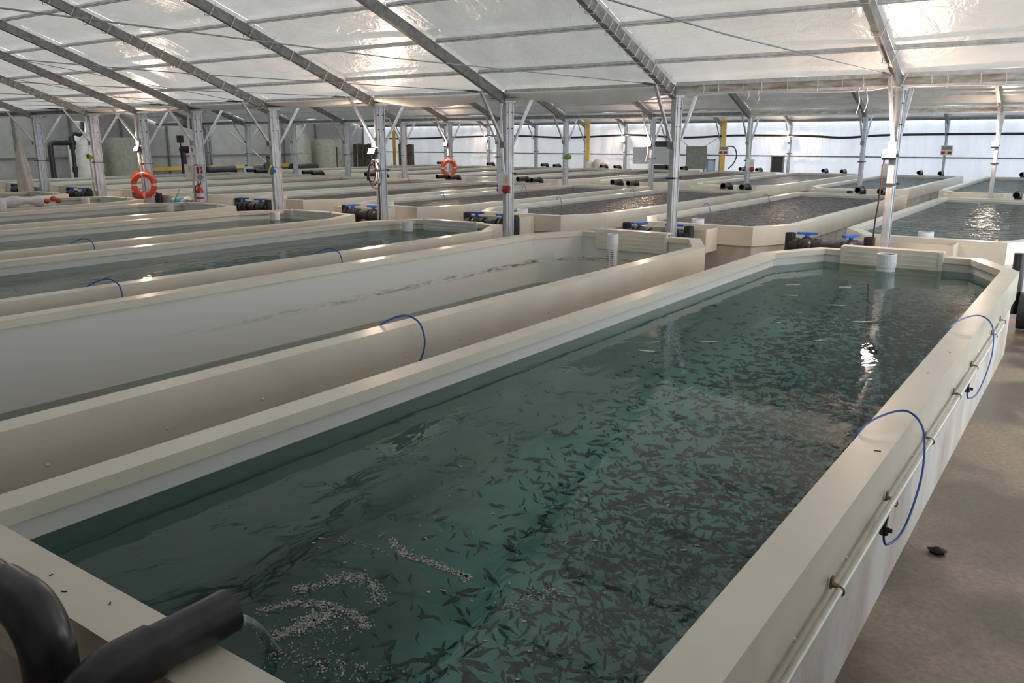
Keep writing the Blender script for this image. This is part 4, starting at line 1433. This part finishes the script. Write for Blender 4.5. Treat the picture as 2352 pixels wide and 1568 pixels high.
def round_tank(x, y, r, h, mat, label, cone=0.0):
    t = thing('round_tank', label, 'tank', (x, y, 0), 0, 'round fibreglass tanks by the left wall')
    prof_ = [(r * 0.98, 0), (r, 0.02), (r, h)]
    if cone:
        prof_ += [(r * 0.45, h + cone), (r * 0.43, h + cone + 0.25)]
    else:
        prof_ += [(r - 0.03, h), (r - 0.03, h - 0.3)]
    auto_smooth(MB().lathe(prof_, 32).build('body', mat, t))
    for z in (0.6, 1.75):
        MB().ring_pipe((0, 0, z), (0, 0, z + 0.05), r + 0.012, r - 0.005, 32).build('hoop', mat, t)
    return t


round_tank(-38.5, 22.45, 1.0, 2.62, M['olive'], 'wide grey round tank right of the pale silo')
round_tank(-39.6, 34.05, 0.62, 2.55, M['olive'], 'olive round tank with a conical top before the left wall', 0.55)
round_tank(-39.3, 36.0, 1.05, 2.55, M['olive'], 'wide olive round tank before the left wall')
tag(MB().tube([(-38.35, 35.7, 0.3), (-38.3, 35.72, 2.1)], 0.045, 8).build('level_tube', M['black']), 'thin black level tube on the wide olive tank', 'pipe')
t = thing('blower_stack', 'black blower with upright pipe at the foot of the left wall', 'pump', (-37.2, 24.6, 0))
auto_smooth(MB().tube([(0, 0, 0), (0, 0, 2.1)], 0.13, 14).build('stack', M['black'], t))
auto_smooth(MB().tube([(0, -0.1, 2.05), (0, 0.42, 2.05)], 0.17, 16).build('blower', M['black'], t))
MB().box((0, -0.1, 2.55), (0.15, 0.28, 0.35)).build('switch', M['dark'], t)
auto_smooth(MB().tube([(0, -0.1, 2.4), (0, -0.1, 2.1)], 0.03, 8).build('cable_tube', M['dark'], t))
t = thing('steel_flue', 'dark steel flue pipe standing before the left wall', 'pipe', (-38.0, 26.3, 0))
auto_smooth(MB().tube([(0, 0, 0), (0, 0, 2.9)] + arc((0, -0.25, 2.9), 0.25, 0, PI / 2, 5, 'yz') + [(0, -1.1, 3.35)], 0.20, 18).build('flue', M['steel_dk'], t))
for k, (x, y) in enumerate(((-36.9, 26.5), (-36.6, 28.8), (-36.2, 31.4))):
    t = thing('blower', f'low black blower unit by the left wall, {["leftmost", "middle", "right"][k]} of three', 'pump', (x, y, 0), 0, 'low black blowers by the left wall')
    auto_smooth(MB().tube([(0, -0.75, 1.0), (0, 0.75, 1.0)], [0.22, 0.26], 18).build('drum', M['black'], t))
    auto_smooth(MB().tube([(0, -0.95, 0.95), (0, -0.75, 0.95)], 0.33, 18).build('flange', M['black'], t))
    MB().box((0, 0, 0.40), (0.5, 1.4, 0.80)).build('stand', M['dark'], t)
o = MB()
o.bar((XL + 0.135, 22.5, 0.98), (XL + 0.135, 36.0, 0.98), 0.06, 0.20)  # yellow light at the wall foot put into the strip's colour
tag(o.build('amber_strip', M['amber']), 'long amber tarpaulin strip along the foot of the left wall', 'tarpaulin')
tag(MB().tube([(-38.3, 28.2, 2.95), (-36.4, 29.3, 1.1)], 0.03, 8).build('leaning_pole', M['steel']), 'thin metal pole leaning before the left wall', 'pole')
t = thing('white_tub', 'white tub standing at the foot of a middle-row column', 'tub', (-34.6, 26.4, 0.0))
auto_smooth(MB().lathe([(0.20, 0.55), (0.24, 1.25), (0.22, 1.25), (0.2, 1.1)], 18).build('tub_shell', M['white'], t))
MB().box((0, 0, 0.27), (0.5, 0.5, 0.55)).build('crate', M['greyboard'], t)

# bundles of upright weathered pipes in the far left corner
for k in range(15):
    x = -41.6 + 0.27 * k + (1.35 if k > 9 else 0)
    o = MB()
    h_ = 2.25 + random.uniform(-0.05, 0.06)
    o.lathe([(0.125, 0), (0.125, h_), (0.10, h_), (0.10, h_ - 0.2)], 12)
    o = auto_smooth(o.build('upright_pipe', M['wood'], loc=(x, 40.5 + random.uniform(-0.08, 0.08), 0)))
    tag(o, f'{ORD[k]} weathered upright pipe from the left in the long far corner row' if k <= 9 else f'{ORD[k - 10]} weathered upright pipe from the left in the short far row', 'pipe', 'weathered upright pipes' if k <= 9 else 'short row of upright pipes')

# ------------------------------------------------------------------ person far back
pe = bpy.data.meshes.new('person')
J = [((0, 0, 0.98), 0.15), ((0, 0.0, 1.18), 0.135), ((0, -0.01, 1.36), 0.16), ((0, -0.02, 1.47), 0.075), ((0, -0.05, 1.54), 0.06),
     ((0.19, -0.02, 1.40), 0.062), ((0.24, -0.06, 1.14), 0.048), ((0.16, -0.28, 1.05), 0.038), ((-0.19, -0.02, 1.40), 0.062), ((-0.24, -0.06, 1.14), 0.048), ((-0.16, -0.28, 1.05), 0.038),
     ((0.10, 0, 0.90), 0.095), ((0.11, -0.01, 0.50), 0.065), ((0.11, 0.02, 0.08), 0.045), ((0.11, -0.14, 0.04), 0.04), ((-0.10, 0, 0.90), 0.095), ((-0.11, -0.01, 0.50), 0.065), ((-0.11, 0.02, 0.08), 0.045), ((-0.11, -0.14, 0.04), 0.04)]
Eg = [(0, 1), (1, 2), (2, 3), (3, 4), (2, 5), (5, 6), (6, 7), (2, 8), (8, 9), (9, 10), (0, 11), (11, 12), (12, 13), (13, 14), (0, 15), (15, 16), (16, 17), (17, 18)]
pe.from_pydata([p for p, _ in J], Eg, [])
pt = thing('person', 'person in dark grey clothes bending at a tank far back left', 'person', (-33.0, 26.35, 0.0), 0.7)
pb = link('body', pe, pt)
md = pb.modifiers.new('skin', 'SKIN')
for i, (_, r_) in enumerate(J):
    pe.skin_vertices[0].data[i].radius = (r_, r_ * 0.85)
pe.skin_vertices[0].data[0].use_root = True
sb = pb.modifiers.new('sub', 'SUBSURF')
sb.levels = sb.render_levels = 2
pe.materials.append(M['shirt'])
hd = MB()
hd.lathe([(0.03, -0.13), (0.055, -0.10), (0.078, -0.03), (0.082, 0.04), (0.065, 0.10), (0.03, 0.13)], 16)
h_ = hd.build('head', M['skin'], pt, smooth=True, loc=(0, -0.06, 1.63))
hd = MB()
hd.lathe([(0.088, -0.02), (0.092, 0.04), (0.075, 0.105), (0.03, 0.14)], 16)
hd.build('hair', M['hair'], h_, smooth=True, loc=(0, 0.012, 0.005))
MB().box((0, -0.083, 0.0), (0.022, 0.03, 0.035)).build('nose', M['skin'], h_)
for sx in (-1, 1):
    MB().box((sx * 0.03, -0.076, 0.025), (0.018, 0.008, 0.01)).build('eye', M['hair'], h_)
    MB().box((sx * 0.083, 0.0, 0.0), (0.012, 0.03, 0.045)).build('ear', M['skin'], h_)
MB().box((0, -0.074, -0.055), (0.04, 0.008, 0.008)).build('mouth', M['red2'], h_)
for sx in (-1, 1):
    hm = MB()
    hm.box((sx * 0.155, -0.33, 1.04), (0.05, 0.07, 0.025))
    for q in range(4):
        hm.tube([(sx * 0.155 - 0.02 + 0.0135 * q, -0.36, 1.04), (sx * 0.155 - 0.02 + 0.0135 * q, -0.405 + 0.006 * abs(q - 1.5), 1.03), (sx * 0.155 - 0.02 + 0.0135 * q, -0.43 + 0.008 * abs(q - 1.5), 1.01)], 0.0065, 6)
    hm.tube([(sx * 0.155 - sx * 0.025, -0.32, 1.04), (sx * 0.155 - sx * 0.05, -0.36, 1.035)], 0.008, 6)
    hm.build('hand', M['skin'], pt)
tr = MB()
for sx in (-1, 1):
    tr.tube([(sx * 0.085, 0, 0.98), (sx * 0.105, -0.005, 0.5), (sx * 0.11, 0.02, 0.08)], [0.13, 0.09, 0.075], 12)
tr.build('trousers', M['trouser'], pt, smooth=True)

# ------------------------------------------------------------------ far wall fittings
mb = MB()
pp_ = [(-41.5, 41.8, 2.62), (-37.5, 41.8, 2.61), (-33.5, 41.8, 2.70), (-29.3, 41.8, 2.755), (-25.8, 41.8, 2.645), (-21.6, 41.8, 2.775), (-18.5, 41.8, 2.635), (-15.7, 41.8, 2.735), (-12.2, 41.8, 2.70), (-10.4, 41.8, 2.62), (-8.3, 41.8, 2.735), (-3.1, 41.8, 2.77), (0.5, 41.8, 2.76)]
mb.tube(catmull(pp_, 6), 0.055, 8)
tag(mb.build('air_main', M['black'], smooth=True), 'long black air pipe sagging along the far wall', 'pipe')
d = struct_empty('door_1', 'dark doorway low in the far sheeting wall')
MB().box((-13.58, 42.12, 1.35), (0.56, 0.06, 0.80)).build('door_leaf', M['dark'], d)  # dark slab painted in place of the unlit opening
for dx in (-0.30, 0.30):
    MB().box((-13.58 + dx, 42.10, 1.35), (0.05, 0.10, 0.86)).build('jamb', M['steel_dk'], d)
t = thing('grey_partition', 'square grey board hung before the far wall', 'board', (-17.65, 41.5, 0))
MB().box((0, 0, 1.62), (1.13, 0.05, 1.16)).build('board', M['greyboard'], t)
for sx in (-1, 1):
    MB().box((sx * 0.45, 0, 0.52), (0.06, 0.05, 1.04)).build('leg', M['steel_dk'], t)
    MB().tube([(sx * 0.45, 0, 2.2), (sx * 1.15, 0.1, 2.65)], 0.012, 5).build('guy_wire', M['dark'], t)
t = thing('white_partition', 'white panelled cabin with dark openings by the far wall', 'cabin', (-20.1, 41.35, 0))
MB().box((0, 0, 1.70), (2.25, 0.06, 0.88)).build('panel', M['sheet_dull'], t)
MB().box((0.55, 0.0, 2.30), (1.0, 0.10, 0.30)).build('dark_opening', M['dark'], t)
MB().box((0.5, 0.0, 1.10), (1.2, 0.10, 0.26)).build('dark_opening', M['dark'], t)
MB().box((0, 0, 0.5), (2.25, 0.06, 0.95)).build('lower_panel', M['sheet_dull'], t)
for x, lab in ((-16.30, 'amber tarpaulin strip glowing beside a rear column, right one'), (-24.3, 'amber tarpaulin strip glowing beside a rear column, middle one'), (-39.2, 'amber tarpaulin strip in the far left corner')):
    o = MB()
    o.box((x, 41.72, 1.72), (0.24, 0.05, 3.36))
    o.box((x - 0.10, 41.62, 3.42), (0.45, 0.30, 0.03), Matrix.Rotation(-0.3, 3, 'X'))
    tag(o.build('amber_tarpaulin', M['amber']), lab, 'tarpaulin', 'amber tarpaulin strips')


def control_box(x, y, z, label):
    t = thing('control_box', label, 'control box', (x, y, z), 0, 'control boxes at the rear columns')
    MB().box((0, 0, 0), (0.46, 0.16, 0.42)).build('case', M['white'], t)
    MB().box((0, -0.085, 0.10), (0.40, 0.012, 0.15)).build('display', M['greyboard'], t)
    for dx in (-0.13, 0.13):
        MB().box((dx, -0.09, -0.10), (0.14, 0.03, 0.12)).build('red_socket', M['red2'], t)
    MB().box((0, -0.09, -0.10), (0.09, 0.03, 0.12)).build('yellow_socket', M['yellow'], t)


control_box(-16.15, 41.45, 2.0, 'control box with dark displays by the amber strip')
control_box(-5.95, 41.45, 2.07, 'control box with red and yellow sockets at the right rear column')
tag(MB().tube(catmull([(-15.95, 41.4, 2.2), (-15.6, 41.4, 2.15), (-15.45, 41.4, 1.75), (-15.6, 41.4, 1.35), (-15.85, 41.4, 1.1)]), 0.03, 7).build('drooping_cable', M['black'], smooth=True), 'black cable drooping beside the amber strip control box', 'cable')
t = thing('window_crate', 'pale blue framed crate standing before the far wall', 'crate', (-16.75, 41.3, 0.0))
for dx in (-0.2, 0.2):
    MB().box((dx, 0, 1.25), (0.06, 0.06, 0.6)).build('stile', M['window_blue'], t)
for z in (0.97, 1.53):
    MB().box((0, 0, z), (0.46, 0.06, 0.06)).build('rail', M['window_blue'], t)
MB().box((0, 0.02, 1.25), (0.36, 0.02, 0.52)).build('infill', M['paper'], t)
MB().box((0, 0, 0.47), (0.5, 0.4, 0.94)).build('stand', M['greyboard'], t)
t = thing('white_canister', 'white canister standing on the rear tanks right of the first front column', 'canister', (-8.35, 41.2, 0))
auto_smooth(MB().lathe([(0.16, 0.0), (0.17, 0.02), (0.17, 1.42), (0.12, 1.46)], 16).build('body', M['white'], t))
tag(MB().lathe([(0.02, 0), (0.10, 0.02), (0.14, 0.10), (0.10, 0.18), (0.03, 0.2)], 10).build('moss_tuft', M['moss'], smooth=True, loc=(-16.30, 26.56, 1.80)), 'small green plant tuft on the fifth middle column', 'plant')  # green net cloth hanging at the column clamp
t = thing('feed_sacks', 'pale sacks heaped before the far wall', 'sack', (-23.6, 41.68, 0))
for k in range(3):
    MB().lathe([(0.05, 0.0), (0.24, 0.03), (0.27, 0.6), (0.25, 1.25 + 0.12 * (k % 2)), (0.10, 1.36 + 0.12 * (k % 2))], 12).build('sack_body', M['white'] if k != 1 else M['net'], t, smooth=True, loc=(-0.5 + 0.5 * k, 0, 0))
